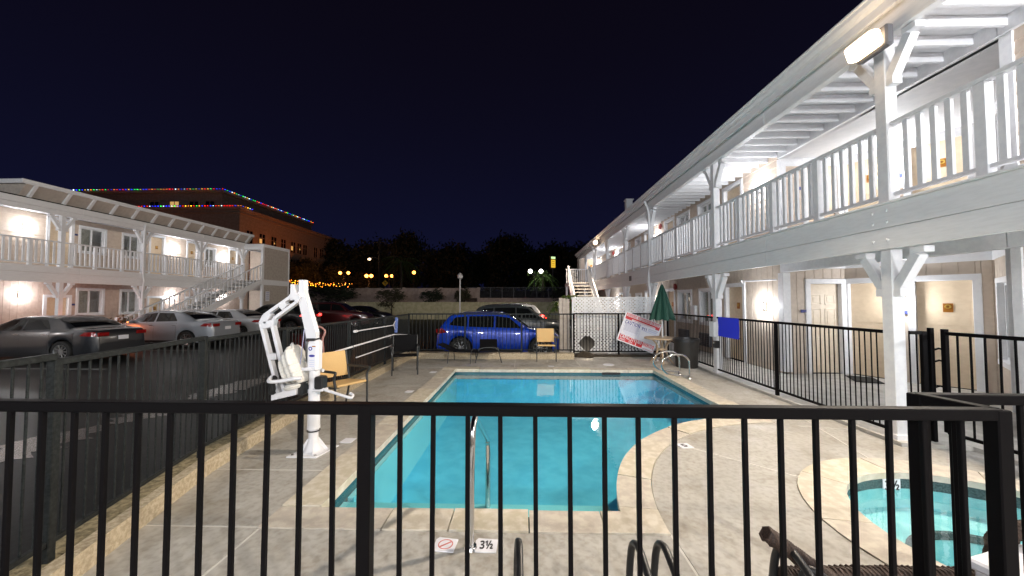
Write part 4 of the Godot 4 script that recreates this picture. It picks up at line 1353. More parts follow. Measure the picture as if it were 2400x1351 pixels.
# ---------------------------------------------------------------- things by the pool
func lift() -> void:
	var o := thing("pool_lift", "white pool lift with cushioned seat on a boom, left of the pool", "pool lift", at(-2.36, 0, 4.17))
	var m: Material = mats.lift_white
	var X := 2.36
	put("base_plate", o, plan_mesh(PackedVector2Array([Vector2(-0.2, -0.17), Vector2(0.13, -0.17), Vector2(0.21, 0.17), Vector2(-0.12, 0.17)]), 0.0, 0.014), m)
	for p in [[-0.15, 0.14], [0.1, 0.14], [0.16, -0.14], [-0.09, -0.14]]:
		put("bolt", o, lathe_mesh([[0.0, 0.03], [0.016, 0.028], [0.016, 0.014]], 8), mats.steel, Transform3D(Basis(), Vector3(p[0], 0, p[1])))
	put("base_cone", o, lathe_mesh([[0.125, 0.014], [0.10, 0.03], [0.065, 0.11], [0.052, 0.16], [0.05, 0.26], [0.068, 0.262], [0.068, 0.30]], 24), m)
	for k in 4:
		var p := PackedVector2Array([Vector2(0.05, 0.014), Vector2(0.15, 0.014), Vector2(0.055, 0.16)])
		put("gusset", o, prism_mesh(p, -0.006, 0.006), m, Transform3D(Basis(UPV, k * PI / 2 + 0.5), Vector3.ZERO))
	put("mast", o, lathe_mesh([[0.066, 0.30], [0.066, 0.45], [0.060, 0.452], [0.060, 0.66], [0.066, 0.665], [0.066, 0.70], [0.056, 0.71], [0.056, 1.24], [0.05, 1.25], [0.0, 1.25]], 24), m)
	put("collar", o, lathe_mesh([[0.070, 0.235], [0.070, 0.25]], 20), mats.dark_plastic)
	bx("mast_sleeve", o, m, Vector3(0, 1.08, 0), Vector3(0.13, 0.36, 0.12), Basis(), 0.03)
	# slanted upper arm
	var arm := PackedVector2Array([Vector2(-2.54 + X, 1.94), Vector2(-2.54 + X, 1.70), Vector2(-2.435 + X, 1.26), Vector2(-2.335 + X, 1.26), Vector2(-2.335 + X, 1.35), Vector2(-2.475 + X, 1.80), Vector2(-2.48 + X, 1.94)])
	put("upper_arm", o, prism_mesh(arm, -0.04, 0.04), m)
	bx("hinge", o, mats.dark_plastic, Vector3(-0.02, 1.265, 0.0), Vector3(0.09, 0.03, 0.13))
	bar("actuator", o, mats.chrome, Vector3(-0.075, 0.95, 0.02), Vector3(-0.10, 1.40, 0.02), 0.025, 0.025)
	# boom: two plates each side with cross pieces
	var boom := hold("boom", o)
	for side in [0.0]:
		var st := start()
		var zz := Vector3(0, 0, side)
		var outer := [Vector3(-2.60 + X, 1.78, 0), Vector3(-2.945 + X, 1.535, 0), Vector3(-2.985 + X, 1.45, 0), Vector3(-2.755 + X, 0.63, 0)]
		var inner := [Vector3(-2.55 + X, 1.705, 0), Vector3(-2.83 + X, 1.50, 0), Vector3(-2.85 + X, 1.42, 0), Vector3(-2.655 + X, 0.68, 0)]
		for k in 3:
			add_bar(st, outer[k] + zz, outer[k + 1] + zz, 0.036, 0.065)
			add_bar(st, inner[k] + zz, inner[k + 1] + zz, 0.036, 0.065)
		put("boom_rail", boom, st.commit(), m)
	for q in [[-2.58, 1.72, -2.60, 1.79, 0.12], [-2.70, 1.625, -2.75, 1.675, 0.09], [-2.89, 1.49, -2.935, 1.52, 0.13], [-2.845, 1.445, -2.965, 1.42, 0.08], [-2.79, 1.07, -2.87, 1.07, 0.07]]:
		bar("cross_plate", boom, m, Vector3(q[0] + X, q[1], 0), Vector3(q[2] + X, q[3], 0), q[4], 0.07)
	var fork := PackedVector2Array([Vector2(-2.62 + X, 1.89), Vector2(-2.62 + X, 1.75), Vector2(-2.54 + X, 1.68), Vector2(-2.50 + X, 1.74), Vector2(-2.56 + X, 1.80), Vector2(-2.585 + X, 1.89)])
	put("fork", boom, prism_mesh(fork, -0.065, 0.065), m)
	# seat frame, foot plate and cushions
	var seat := hold("seat", o)
	var foot := PackedVector2Array([Vector2(-2.775 + X, 0.60), Vector2(-2.50 + X, 0.665), Vector2(-2.50 + X, 0.75), Vector2(-2.62 + X, 0.71), Vector2(-2.775 + X, 0.66)])
	put("seat_bracket", seat, prism_mesh(foot, -0.10, 0.12), m)
	bar("strut", seat, m, Vector3(-2.70 + X, 0.83, 0.08), Vector3(-2.645 + X, 0.67, 0.08), 0.035, 0.03)
	for z in [0.24, -0.24]:
		put("armrest", seat, tube_mesh(curve([Vector3(-2.76 + X, 0.865, z * 0.6), Vector3(-2.72 + X, 0.835, z), Vector3(-2.59 + X, 0.84, z), Vector3(-2.46 + X, 0.865, z), Vector3(-2.38 + X, 0.87, z * 0.9)], 4), 0.02, 10), m)
	for k in 3:
		# puffed cushions, each a flattened turned shape lying along the leaning back
		var tilt := Basis(Vector3(0, 0, 1), 0.37)
		var sc := Vector3([0.30, 0.28, 0.24][k], [0.225, 0.195, 0.16][k], [1.0, 0.9, 0.8][k])
		var c := Vector3([-2.545, -2.60, -2.655][k] + X, [0.985, 0.955, 0.905][k], 0.0)
		put("back_cushion", seat, lathe_mesh([[0.0, -1.0], [0.06, -0.985], [0.13, -0.90], [0.165, -0.7], [0.178, -0.42], [0.17, -0.38], [0.182, -0.3], [0.185, 0.0], [0.175, 0.04], [0.185, 0.1], [0.175, 0.5], [0.15, 0.8], [0.10, 0.95], [0.05, 0.99], [0.0, 1.0]], 28), mats.cushion, Transform3D(tilt * Basis().scaled(sc), c))
	put("head_loop", seat, tube_mesh(curve([Vector3(-2.69 + X, 1.15, -0.07), Vector3(-2.66 + X, 1.205, -0.05), Vector3(-2.60 + X, 1.205, 0.03), Vector3(-2.565 + X, 1.17, 0.08), Vector3(-2.59 + X, 1.13, 0.10)], 5), 0.014, 8), mats.cushion)
	put("seat_cushion", seat, lathe_mesh([[0.0, 0.06], [0.13, 0.055], [0.17, 0.03], [0.15, 0.0], [0.0, 0.0]], 20), mats.cushion, Transform3D(Basis(Vector3(0, 0, 1), 0.15).scaled(Vector3(0.72, 1, 1)), Vector3(-2.56 + X, 0.72, 0)))
	bx("seat_joint", seat, mats.dark_plastic, Vector3(-2.475 + X, 0.725, 0.03), Vector3(0.06, 0.16, 0.12), Basis(), 0.02)
	put("foot_strap", seat, tube_mesh(curve([Vector3(-2.72 + X, 0.86, 0.14), Vector3(-2.755 + X, 0.82, 0.14), Vector3(-2.745 + X, 0.74, 0.14), Vector3(-2.765 + X, 0.68, 0.13)], 5), 0.03, 8), mats.rubber)
	bx("cross_bar", o, m, Vector3(-2.42 + X, 0.935, 0.05), Vector3(0.11, 0.035, 0.035))
	bx("control_box", o, mats.dark_plastic, Vector3(0.09, 0.785, 0.03), Vector3(0.10, 0.14, 0.12), Basis(), 0.015)
	bx("battery_tray", o, m, Vector3(0.085, 0.705, 0.03), Vector3(0.12, 0.02, 0.13))
	put("tiller", o, tube_mesh(curve([Vector3(0.05, 0.73, 0.05), Vector3(0.16, 0.71, 0.07), Vector3(0.44, 0.645, 0.12), Vector3(0.475, 0.635, 0.10), Vector3(0.47, 0.65, 0.06), Vector3(0.43, 0.665, 0.03)], 5), 0.016, 10), m)
	var lb := hold("label", o)
	bx("label_sheet", lb, mats.sign_white, Vector3(0.0, 1.08, 0.0612), Vector3(0.085, 0.26, 0.003), Basis(), 0.0)
	put("blue_mark", lb, lathe_mesh([[0.012, 0.0], [0.012, 0.003], [0.022, 0.003], [0.022, 0.0]], 16), mats.sign_blue, Transform3D(Basis(Vector3(1, 0, 0), PI / 2), Vector3(-0.018, 1.165, 0.062)))
	put("blue_mark", lb, lathe_mesh([[0.0, 0.003], [0.034, 0.003], [0.034, 0.0]], 20), mats.sign_blue, Transform3D(Basis(Vector3(1, 0, 0), PI / 2).scaled(Vector3(1, 0.4, 1)), Vector3(0.0, 1.085, 0.062)))
	bx("orange_bar", lb, mats.number_plate, Vector3(0.02, 1.19, 0.0635), Vector3(0.04, 0.012, 0.002), Basis(), 0.0)
	for k in 4:
		bx("grey_bar", lb, mats.sign_pale, Vector3(0, 1.035 - k * 0.022, 0.0635), Vector3(0.06, 0.008, 0.002), Basis(), 0.0)
	put("cable", o, tube_mesh(curve([Vector3(-0.10, 1.38, 0.05), Vector3(-0.12, 1.1, 0.06), Vector3(-0.14, 0.9, 0.06), Vector3(-0.1, 0.78, 0.05)], 5), 0.005, 6), mats.sign_grey)

func arm_chair(kind: String, label: String, group: String) -> Node3D:
	var o := thing("patio_chair", label, "chair", Vector3.ZERO, 0.0, group)
	var cloth: Material = mats.sling_tan if kind == "tan" else mats.sling_black
	# faces local +z; seat about 0.44 high
	var st := start()
	add_box(st, Vector3(0.50, 0.035, 0.47), Transform3D(Basis(Vector3(1, 0, 0), -0.07), Vector3(0, 0.43, 0.02)), 0.014)
	put("seat", o, st.commit(), cloth)
	st = start()
	add_box(st, Vector3(0.50, 0.40, 0.028), Transform3D(Basis(Vector3(1, 0, 0), -0.22), Vector3(0, 0.69, -0.275)), 0.012)
	put("backrest", o, st.commit(), cloth)
	for s in [-1, 1]:
		var x: float = s * 0.27
		put("leg", o, tube_mesh([Vector3(x, 0, 0.25), Vector3(x, 0.3, 0.24), Vector3(x, 0.44, 0.24)], 0.016, 8), mats.chair_frame)
		put("leg", o, tube_mesh([Vector3(x, 0, -0.30), Vector3(x, 0.3, -0.22), Vector3(x, 0.46, -0.22), Vector3(x, 0.88, -0.32)], 0.016, 8), mats.chair_frame)
		put("armrest", o, tube_mesh(curve([Vector3(x, 0.44, 0.24), Vector3(x * 1.04, 0.56, 0.22), Vector3(x * 1.08, 0.645, 0.27), Vector3(x * 1.08, 0.655, 0.2), Vector3(x * 1.06, 0.645, -0.1), Vector3(x, 0.64, -0.26)], 4), 0.02, 8), mats.chair_frame)
		put("side_rail", o, tube_mesh([Vector3(x, 0.42, 0.25), Vector3(x, 0.40, -0.24)], 0.015, 6), mats.chair_frame)
	return o

func lounger(label: String) -> Node3D:
	var o := thing("sling_lounger", label, "lounger", Vector3.ZERO, 0.0, "black sling loungers by the far fence")
	# lies along local z, feet at +z, low seat with hoop legs
	var st := start()
	add_box(st, Vector3(0.56, 0.02, 0.9), Transform3D(Basis(), Vector3(0, 0.34, 0.25)), 0.008)
	put("seat", o, st.commit(), mats.sling_black)
	st = start()
	add_box(st, Vector3(0.56, 0.02, 0.62), Transform3D(Basis(Vector3(1, 0, 0), 0.35), Vector3(0, 0.45, -0.46)), 0.008)
	put("backrest", o, st.commit(), mats.sling_black)
	for z in [0.45, -0.35]:
		put("hoop_leg", o, tube_mesh(curve([Vector3(-0.40, 0, z), Vector3(-0.34, 0.2, z), Vector3(-0.27, 0.36, z), Vector3(0, 0.40, z), Vector3(0.27, 0.36, z), Vector3(0.34, 0.2, z), Vector3(0.40, 0, z)], 4), 0.014, 8), mats.chair_frame)
	return o

func furniture() -> void:
	var g := "tan sling chairs"
	var a := arm_chair("tan", "tan sling chair with grey arms standing right behind the pool lift", g)
	a.set_meta("stem", "patio_chair")
	a.position = at(-2.80, 0, 5.72)
	a.rotation.y = 1.05
	copy(a, at(0.68, 0, 10.72), 0.0, "tan sling chair at the far pool end, before the blue car")
	var b := arm_chair("black", "black sling armchair beside the left fence, near the far pool corner", "")
	b.position = at(-2.78, 0, 8.75)
	b.rotation.y = 0.30
	b.scale = Vector3(1.05, 0.98, 1.2)
	var l := lounger("low black lounger at the far kerb, left of the two")
	l.set_meta("stem", "sling_lounger")
	l.position = at(-1.72, 0, 10.35)
	l.rotation.y = 1.45
	l.scale = Vector3(0.8, 0.9, 0.8)
	var l2 := copy(l, at(-0.95, 0, 10.42), 0.1, "low black lounger with hoop legs at the far kerb, nearer the tan chair")
	l2.scale = Vector3(0.9, 1.05, 0.5)
	# near chairs seen through the pickets
	near_chair("black tubular chair below the fence, its left arm under the pool handrail", at(0.27, 0, 1.84), 0.60)
	near_chair("black tubular chair close beside the brown wicker lounge", at(1.01, 0, 1.84), 0.62)
	wicker(at(2.0, 0, 1.95))
	var t := thing("side_table", "small white plastic table at the lower right corner", "table", at(2.43, 0, 1.78))
	bx("tabletop", t, mats.sign_white, Vector3(0, 0.425, 0), Vector3(0.42, 0.05, 0.42), Basis(UPV, 0.3), 0.015)
	for e in [[-1, -1], [1, -1], [1, 1], [-1, 1]]:
		bx("leg", t, mats.sign_white, Basis(UPV, 0.3) * Vector3(e[0] * 0.17, 0.2, e[1] * 0.17), Vector3(0.04, 0.4, 0.04), Basis(UPV, 0.3), 0.01)
	umbrella_table()
	caution_board()
	# bin
	var n := thing("trash_bin", "dark brown ribbed trash bin beside the second column", "bin", at(4.24, 0, 9.72))
	put("bin_body", n, lathe_mesh([[0.0, 0.0], [0.25, 0.0], [0.26, 0.02], [0.30, 0.68], [0.315, 0.69], [0.315, 0.72], [0.29, 0.72], [0.27, 0.1], [0.0, 0.1]], 40, 20, 0.012), mats.bin_brown)
	put("bin_liner", n, lathe_mesh([[0.325, 0.66], [0.322, 0.735], [0.29, 0.74], [0.26, 0.5], [0.0, 0.45]], 40, 9, 0.02), mats.dark_plastic)
	# grab rails and handrail
	var r := thing("pool_ladder", "pair of bent stainless grab rails at the far right pool corner", "ladder", at(3.36, 0, 8.55))
	r.scale = Vector3(0.82, 0.92, 1)
	for z in [-0.22, 0.3]:
		put("grab_rail", r, tube_mesh(curve([Vector3(0.36, 0.0, z), Vector3(0.36, 0.34, z), Vector3(0.33, 0.46, z), Vector3(0.18, 0.56, z), Vector3(-0.1, 0.555, z), Vector3(-0.32, 0.46, z), Vector3(-0.37, 0.3, z), Vector3(-0.28, 0.16, z), Vector3(-0.1, 0.09, z), Vector3(0.36, 0.05, z)], 6), 0.022, 12), mats.steel)
		put("flange", r, lathe_mesh([[0.0, 0.02], [0.04, 0.018], [0.05, 0.0]], 16), mats.steel, Transform3D(Basis(), Vector3(0.36, 0.0, z)))
	r = thing("pool_handrail", "single stainless handrail arching from the near deck into the pool", "handrail", at(-0.352, 0, 2.6))
	put("rail", r, tube_mesh(curve([Vector3(-0.005, 0.0, 0.0), Vector3(-0.003, 0.5, -0.01), Vector3(0, 0.76, -0.04), Vector3(0.004, 0.835, -0.11), Vector3(0.01, 0.80, -0.20), Vector3(0.025, 0.47, -0.76), Vector3(0.03, 0.40, -0.84), Vector3(0.032, 0.30, -0.87), Vector3(0.032, -0.4, -0.87)], 7), 0.023, 14), mats.steel)
	put("flange", r, lathe_mesh([[0.0, 0.02], [0.04, 0.018], [0.05, 0.0]], 16), mats.steel, Transform3D(Basis(), Vector3(-0.005, 0, 0)))
	# poles hung on the left fence
	var F := -3.30
	r = thing("pool_brush", "blue pool brush on a white pole hung on the left fence", "brush", at(F, 1.08, 8.4))
	put("pole", r, tube_mesh([Vector3(0, 0.02, 1.1), Vector3(0, 0.0, -1.06)], 0.013, 8), mats.lift_white)
	bx("grip", r, mats.lift_white, Vector3(0, 0.02, 1.14), Vector3(0.04, 0.05, 0.14), Basis(), 0.012)
	bx("brush_head", r, mats.brush_blue, Vector3(0.01, -0.01, -1.2), Vector3(0.06, 0.40, 0.10), Basis(Vector3(1, 0, 0), -0.12), 0.02)
	put("brush_fork", r, tube_mesh(curve([Vector3(0, 0.1, -1.14), Vector3(0, 0.0, -1.04), Vector3(0, -0.12, -1.14)], 4), 0.010, 6), mats.lift_white)
	r = thing("rescue_pole", "long white bent rescue pole hung along the left fence", "pole", at(F, 0.8, 8.3))
	put("pole", r, tube_mesh([Vector3(0, 0.0, 2.1), Vector3(0, 0.02, 0.5), Vector3(0, 0.04, -1.0), Vector3(0, 0.035, -1.15), Vector3(0, -0.07, -2.25)], 0.019, 10), mats.lift_white)
	for z in [1.2, -0.8]:
		put("hook", r, tube_mesh(curve([Vector3(-0.07, 0.05, z), Vector3(0.03, 0.03, z), Vector3(0.03, -0.03, z), Vector3(-0.05, -0.03, z)], 3), 0.007, 6), mats.steel)
	r = thing("short_pole", "short white pole hung lowest on the left fence", "pole", at(F, 0.575, 8.4))
	put("pole", r, tube_mesh([Vector3(0, 0, 1.1), Vector3(0, 0.005, -1.0)], 0.013, 8), mats.lift_white)
	put("knob", r, lathe_mesh([[0.0, 0.03], [0.025, 0.01], [0.025, -0.01], [0.0, -0.03]], 10), mats.lift_white, Transform3D(Basis(), Vector3(0, 0, -1.02)))
	r = thing("hose", "pink hose looped over the left fence behind the lift", "hose", at(F, 1.0, 5.95))
	put("hose_loop", r, tube_mesh(curve([Vector3(0.03, -0.5, 0.32), Vector3(0.03, 0.05, 0.26), Vector3(0.03, 0.24, 0.16), Vector3(0.0, 0.285, 0.02), Vector3(0.03, 0.2, -0.11), Vector3(0.03, 0.06, -0.04), Vector3(0.03, -0.14, -0.07), Vector3(0.03, -0.5, -0.02)], 6), 0.016, 8), mats.hose_pink)

func near_chair(label: String, pos: Vector3, w: float) -> void:
	var o := thing("tube_chair", label, "chair", pos)
	o.scale = Vector3(1, 0.8, 1)
	var m: Material = mats.dark_plastic
	for s in [-1, 1]:
		var x: float = s * w / 2
		put("armrest", o, tube_mesh(curve([Vector3(x, 0.0, -0.22), Vector3(x, 0.3, -0.2), Vector3(x + 0.005, 0.50, -0.17), Vector3(x + 0.01, 0.575, -0.11), Vector3(x + 0.015, 0.56, -0.02), Vector3(x + 0.02, 0.40, 0.26), Vector3(x + 0.02, 0.3, 0.34), Vector3(x + 0.02, 0.0, 0.36)], 5), 0.019, 10), m)
	for k in 5:
		bx("seat_strap", o, mats.sling_black, Vector3(0.01, 0.265, 0.05 + k * 0.062), Vector3(w - 0.02, 0.012, 0.055), Basis(), 0.004)
	for z in [0.02, 0.33]:
		put("cross_tube", o, tube_mesh([Vector3(-w / 2, 0.25, z), Vector3(w / 2, 0.25, z)], 0.017, 8), m)

func wicker(pos: Vector3) -> void:
	var o := thing("wicker_lounge", "brown wicker lounge with thick rolled edges, in front of the hot tub", "lounger", pos)
	var m: Material = mats.wicker
	var roll := func(name_: String, pts: Array, r: float) -> void:
		# thick woven roll: strands wound round the core
		var st := start()
		var c := curve(pts, 8)
		add_tube(st, c, r * 0.93, 12)
		var n := c.size()
		for s in 3:
			var hel := []
			var total := n * 5
			for k in total:
				var f := float(k) / (total - 1) * (n - 1)
				var i := int(f)
				var p: Vector3 = c[i].lerp(c[min(i + 1, n - 1)], f - i)
				var t: Vector3 = (c[min(i + 1, n - 1)] - c[max(i - 1, 0)]).normalized()
				var u := t.cross(Vector3(0.1, 0.2, 0.97)).normalized()
				var v := t.cross(u)
				var ang := k * 1.1 + s * TAU / 3
				hel.append(p + (u * cos(ang) + v * sin(ang)) * r)
			add_tube(st, hel, 0.0075, 5)
		put(name_, o, st.commit(), m)
	roll.call("head_roll", [Vector3(-0.78, 0.535, 0.02), Vector3(-0.69, 0.47, 0.02), Vector3(-0.55, 0.37, 0.02), Vector3(-0.45, 0.30, 0.02)], 0.034)
	roll.call("front_roll", [Vector3(-0.66, 0.265, -0.06), Vector3(-0.2, 0.28, -0.06), Vector3(0.3, 0.28, -0.06), Vector3(0.75, 0.275, -0.06)], 0.045)
	roll.call("end_roll", [Vector3(0.46, 0.30, -0.08), Vector3(0.47, 0.45, -0.08), Vector3(0.55, 0.51, -0.08), Vector3(0.74, 0.50, -0.06)], 0.045)
	put("frame_tube", o, tube_mesh(curve([Vector3(-0.66, 0.0, 0.10), Vector3(-0.67, 0.28, 0.10), Vector3(-0.65, 0.40, 0.10), Vector3(-0.60, 0.41, 0.12), Vector3(-0.46, 0.30, 0.18), Vector3(-0.34, 0.26, 0.25), Vector3(-0.32, 0.0, 0.26)], 5), 0.02, 10), mats.dark_plastic)
	for k in 9:
		bx("seat_slat", o, m, Vector3(0.05, 0.17, 0.10 + k * 0.05), Vector3(1.3, 0.014, 0.044), Basis(), 0.004)
	for e in [[-0.5, -0.08], [0.7, -0.08], [0.7, 0.5]]:
		bx("leg", o, m, Vector3(e[0], 0.12, e[1]), Vector3(0.05, 0.24, 0.05))

func umbrella_table() -> void:
	var o := thing("patio_table", "round tan patio table with curved legs before the caution board", "table", at(3.84, 0, 10.35))
	put("tabletop", o, lathe_mesh([[0.0, 0.70], [0.44, 0.70], [0.46, 0.69], [0.46, 0.665], [0.44, 0.655], [0.0, 0.66]], 40), mats.table_tan)
	for k in 6:
		var b := Basis(UPV, k * TAU / 6 + 0.3)
		put("leg", o, tube_mesh(curve([b * Vector3(0.30, 0.66, 0), b * Vector3(0.16, 0.52, 0), b * Vector3(0.13, 0.38, 0), b * Vector3(0.17, 0.2, 0), b * Vector3(0.33, 0.0, 0)], 5), [0.02, 0.02, 0.02, 0.02, 0.02, 0.021, 0.021, 0.021, 0.021, 0.021, 0.021, 0.021, 0.021, 0.02, 0.02, 0.02, 0.02, 0.02, 0.02, 0.02, 0.02], 8), mats.table_tan)
	put("leg_ring", o, lathe_mesh([[0.12, 0.36], [0.145, 0.36], [0.145, 0.40], [0.12, 0.40]], 20), mats.table_tan)
	var u := thing("patio_umbrella", "closed dark green umbrella standing in the tan table", "umbrella", at(3.87, 0, 10.35))
	put("pole", u, tube_mesh([Vector3(0, 0.0, 0), Vector3(0, 2.18, 0)], 0.021, 10), mats.white_trim)
	put("base", u, lathe_mesh([[0.0, 0.06], [0.1, 0.06], [0.2, 0.02], [0.2, 0.0]], 20), mats.grey_siding)
	# folded canopy: eight hanging folds
	var st := start()
	var rows := 14
	var n := 96
	var P := func(i: int, k: int) -> Vector3:
		var t := float(i) / rows
		var a := TAU * k / n
		var fold := absf(cos(a * 4.0 + 0.3))
		var r := (0.03 + 0.33 * pow(t, 0.92)) * (0.62 + 0.42 * pow(fold, 0.7))
		var y := 2.15 - 0.98 * t + (0.04 * (1.0 - fold) if i == rows else 0.0)
		return Vector3(cos(a) * r, y, sin(a) * r * 0.85)
	var V := []
	for i in rows + 1:
		var ring := []
		for k in n:
			ring.append(P.call(i, k))
		V.append(ring)
	var N := func(i: int, k: int) -> Vector3:
		var du: Vector3 = V[i][(k + 1) % n] - V[i][(k + n - 1) % n]
		var dv: Vector3 = V[min(i + 1, rows)][k] - V[max(i - 1, 0)][k]
		var nn := du.cross(dv).normalized()
		return nn if nn.dot(Vector3(V[i][k].x, 0.05, V[i][k].z)) > 0 else -nn
	for i in rows:
		for k in n:
			var m := (k + 1) % n
			tri_s(st, [V[i][k], V[i][m], V[i + 1][m]], [N.call(i, k), N.call(i, m), N.call(i + 1, m)])
			tri_s(st, [V[i][k], V[i + 1][m], V[i + 1][k]], [N.call(i, k), N.call(i + 1, m), N.call(i + 1, k)])
	put("canopy", u, st.commit(), mats.umbrella_green)
	put("finial", u, lathe_mesh([[0.0, 2.21], [0.016, 2.19], [0.02, 2.17], [0.03, 2.14]], 12), mats.dark_plastic)

func caution_board() -> void:
	var o := thing("caution_board", "tilted red and white pool rules board reading CAUTION, leaning on the fence", "sign", at(3.58, 0.745, 11.45))
	o.rotation = Vector3(-0.10, 0, -0.37)
	var w := 1.16
	var h := 0.93
	bx("board", o, mats.sign_white, Vector3.ZERO, Vector3(w, h, 0.012))
	var z := 0.0075
	var panel := func(name_: String, x: float, y: float, sx: float, sy: float, m: Material, zz: float) -> void:
		bx(name_, o, m, Vector3(x, y, zz), Vector3(sx, sy, 0.003), Basis(), 0.0)
	panel.call("red_band", 0.0, 0.345, 1.08, 0.19, mats.sign_red, z)
	panel.call("white_band", 0.04, 0.272, 0.74, 0.05, mats.sign_white, z + 0.003)
	panel.call("white_band", 0.0, 0.385, 1.03, 0.085, mats.sign_white, z + 0.003)
	words("lettering", o, "WARNING: NO LIFEGUARD ON DUTY", 0.075, mats.sign_red, Transform3D(Basis(), Vector3(0, 0.385, z + 0.006)), 1.0)
	words("lettering", o, "CHILDREN SHALL NOT USE POOL WITHOUT AN ADULT", 0.03, mats.sign_red, Transform3D(Basis(), Vector3(0.04, 0.272, z + 0.006)), 0.70, false)
	panel.call("blue_panel", -0.27, 0.0, 0.53, 0.46, mats.sign_pale, z)
	panel.call("blue_panel", -0.27, 0.0, 0.515, 0.445, mats.sign_white, z + 0.003)
	words("lettering", o, "CAUTION", 0.115, mats.sign_blue, Transform3D(Basis(), Vector3(-0.27, 0.165, z + 0.006)), 0.47)
	for k in 9:
		var ww: float = [0.46, 0.44, 0.47, 0.42, 0.46, 0.45, 0.47, 0.40, 0.30][k]
		panel.call("print_line", -0.27, 0.085 - k * 0.034, ww, 0.015, mats.sign_grey if k < 6 else mats.sign_pale, z + 0.006)
	panel.call("blue_panel", 0.28, 0.0, 0.53, 0.46, mats.sign_pale, z)
	panel.call("blue_panel", 0.28, 0.0, 0.515, 0.445, mats.sign_white, z + 0.003)
	words("lettering", o, "911", 0.09, mats.sign_blue, Transform3D(Basis(), Vector3(0.11, 0.14, z + 0.006)), 0.15)
	panel.call("print_line", 0.37, 0.19, 0.30, 0.015, mats.sign_grey, z + 0.006)
	panel.call("print_line", 0.36, 0.14, 0.28, 0.05, mats.sign_pale, z + 0.006)
	panel.call("print_line", 0.28, 0.085, 0.45, 0.02, mats.sign_pale, z + 0.006)
	panel.call("red_panel", -0.27, -0.335, 0.53, 0.19, mats.sign_red, z)
	words("lettering", o, "CAPACITY", 0.105, mats.sign_white, Transform3D(Basis(), Vector3(-0.27, -0.295, z + 0.003)), 0.49)
	words("lettering", o, "POOL     SPA", 0.05, mats.sign_white, Transform3D(Basis(), Vector3(-0.30, -0.39, z + 0.003)), 0.40)
	panel.call("red_panel", 0.28, -0.335, 0.53, 0.19, mats.sign_red, z)
	panel.call("white_band", 0.37, -0.385, 0.33, 0.07, mats.sign_white, z + 0.003)
	words("lettering", o, "NO DIVING", 0.10, mats.sign_white, Transform3D(Basis(), Vector3(0.28, -0.295, z + 0.003)), 0.48)

# ---------------------------------------------------------------- cars
func prof(pts: Array, u: float) -> float:
	for i in pts.size() - 1:
		if u <= pts[i + 1][0]:
			var t: float = (u - pts[i][0]) / max(pts[i + 1][0] - pts[i][0], 1e-6)
			return lerp(float(pts[i][1]), float(pts[i + 1][1]), t)
	return pts[-1][1]

func grid_mesh(G: Array) -> Mesh:
	var st := start()
	var r := G.size()
	var c: int = G[0].size()
	var N := []
	for i in r:
		var row := []
		for j in c:
			var du: Vector3 = G[min(i + 1, r - 1)][j] - G[max(i - 1, 0)][j]
			var dv: Vector3 = G[i][min(j + 1, c - 1)] - G[i][max(j - 1, 0)]
			row.append(du.cross(dv).normalized())
		N.append(row)
	for i in r - 1:
		for j in c - 1:
			var a: Vector3 = G[i][j]
			var b: Vector3 = G[i + 1][j]
			var cc: Vector3 = G[i + 1][j + 1]
			var d: Vector3 = G[i][j + 1]
			if (b - a).cross(cc - a).length() > 1e-9:
				tri_s(st, [a, b, cc], [N[i][j], N[i + 1][j], N[i + 1][j + 1]])
			if (cc - a).cross(d - a).length() > 1e-9:
				tri_s(st, [a, cc, d], [N[i][j], N[i + 1][j + 1], N[i][j + 1]])
	return st.commit()

const SEDAN := [[0.0, 0.40], [0.005, 0.55], [0.015, 0.665], [0.04, 0.70], [0.13, 0.715], [0.165, 0.735], [0.23, 0.86], [0.30, 0.955], [0.36, 0.988], [0.44, 1.0], [0.54, 0.99], [0.60, 0.955], [0.66, 0.86], [0.75, 0.70], [0.79, 0.675], [0.88, 0.63], [0.94, 0.575], [0.98, 0.50], [1.0, 0.36]]
const SUV := [[0.0, 0.36], [0.005, 0.52], [0.02, 0.63], [0.05, 0.76], [0.095, 0.92], [0.13, 0.96], [0.22, 0.99], [0.36, 1.0], [0.50, 0.985], [0.565, 0.955], [0.63, 0.85], [0.73, 0.655], [0.77, 0.635], [0.88, 0.595], [0.94, 0.545], [0.98, 0.46], [1.0, 0.33]]

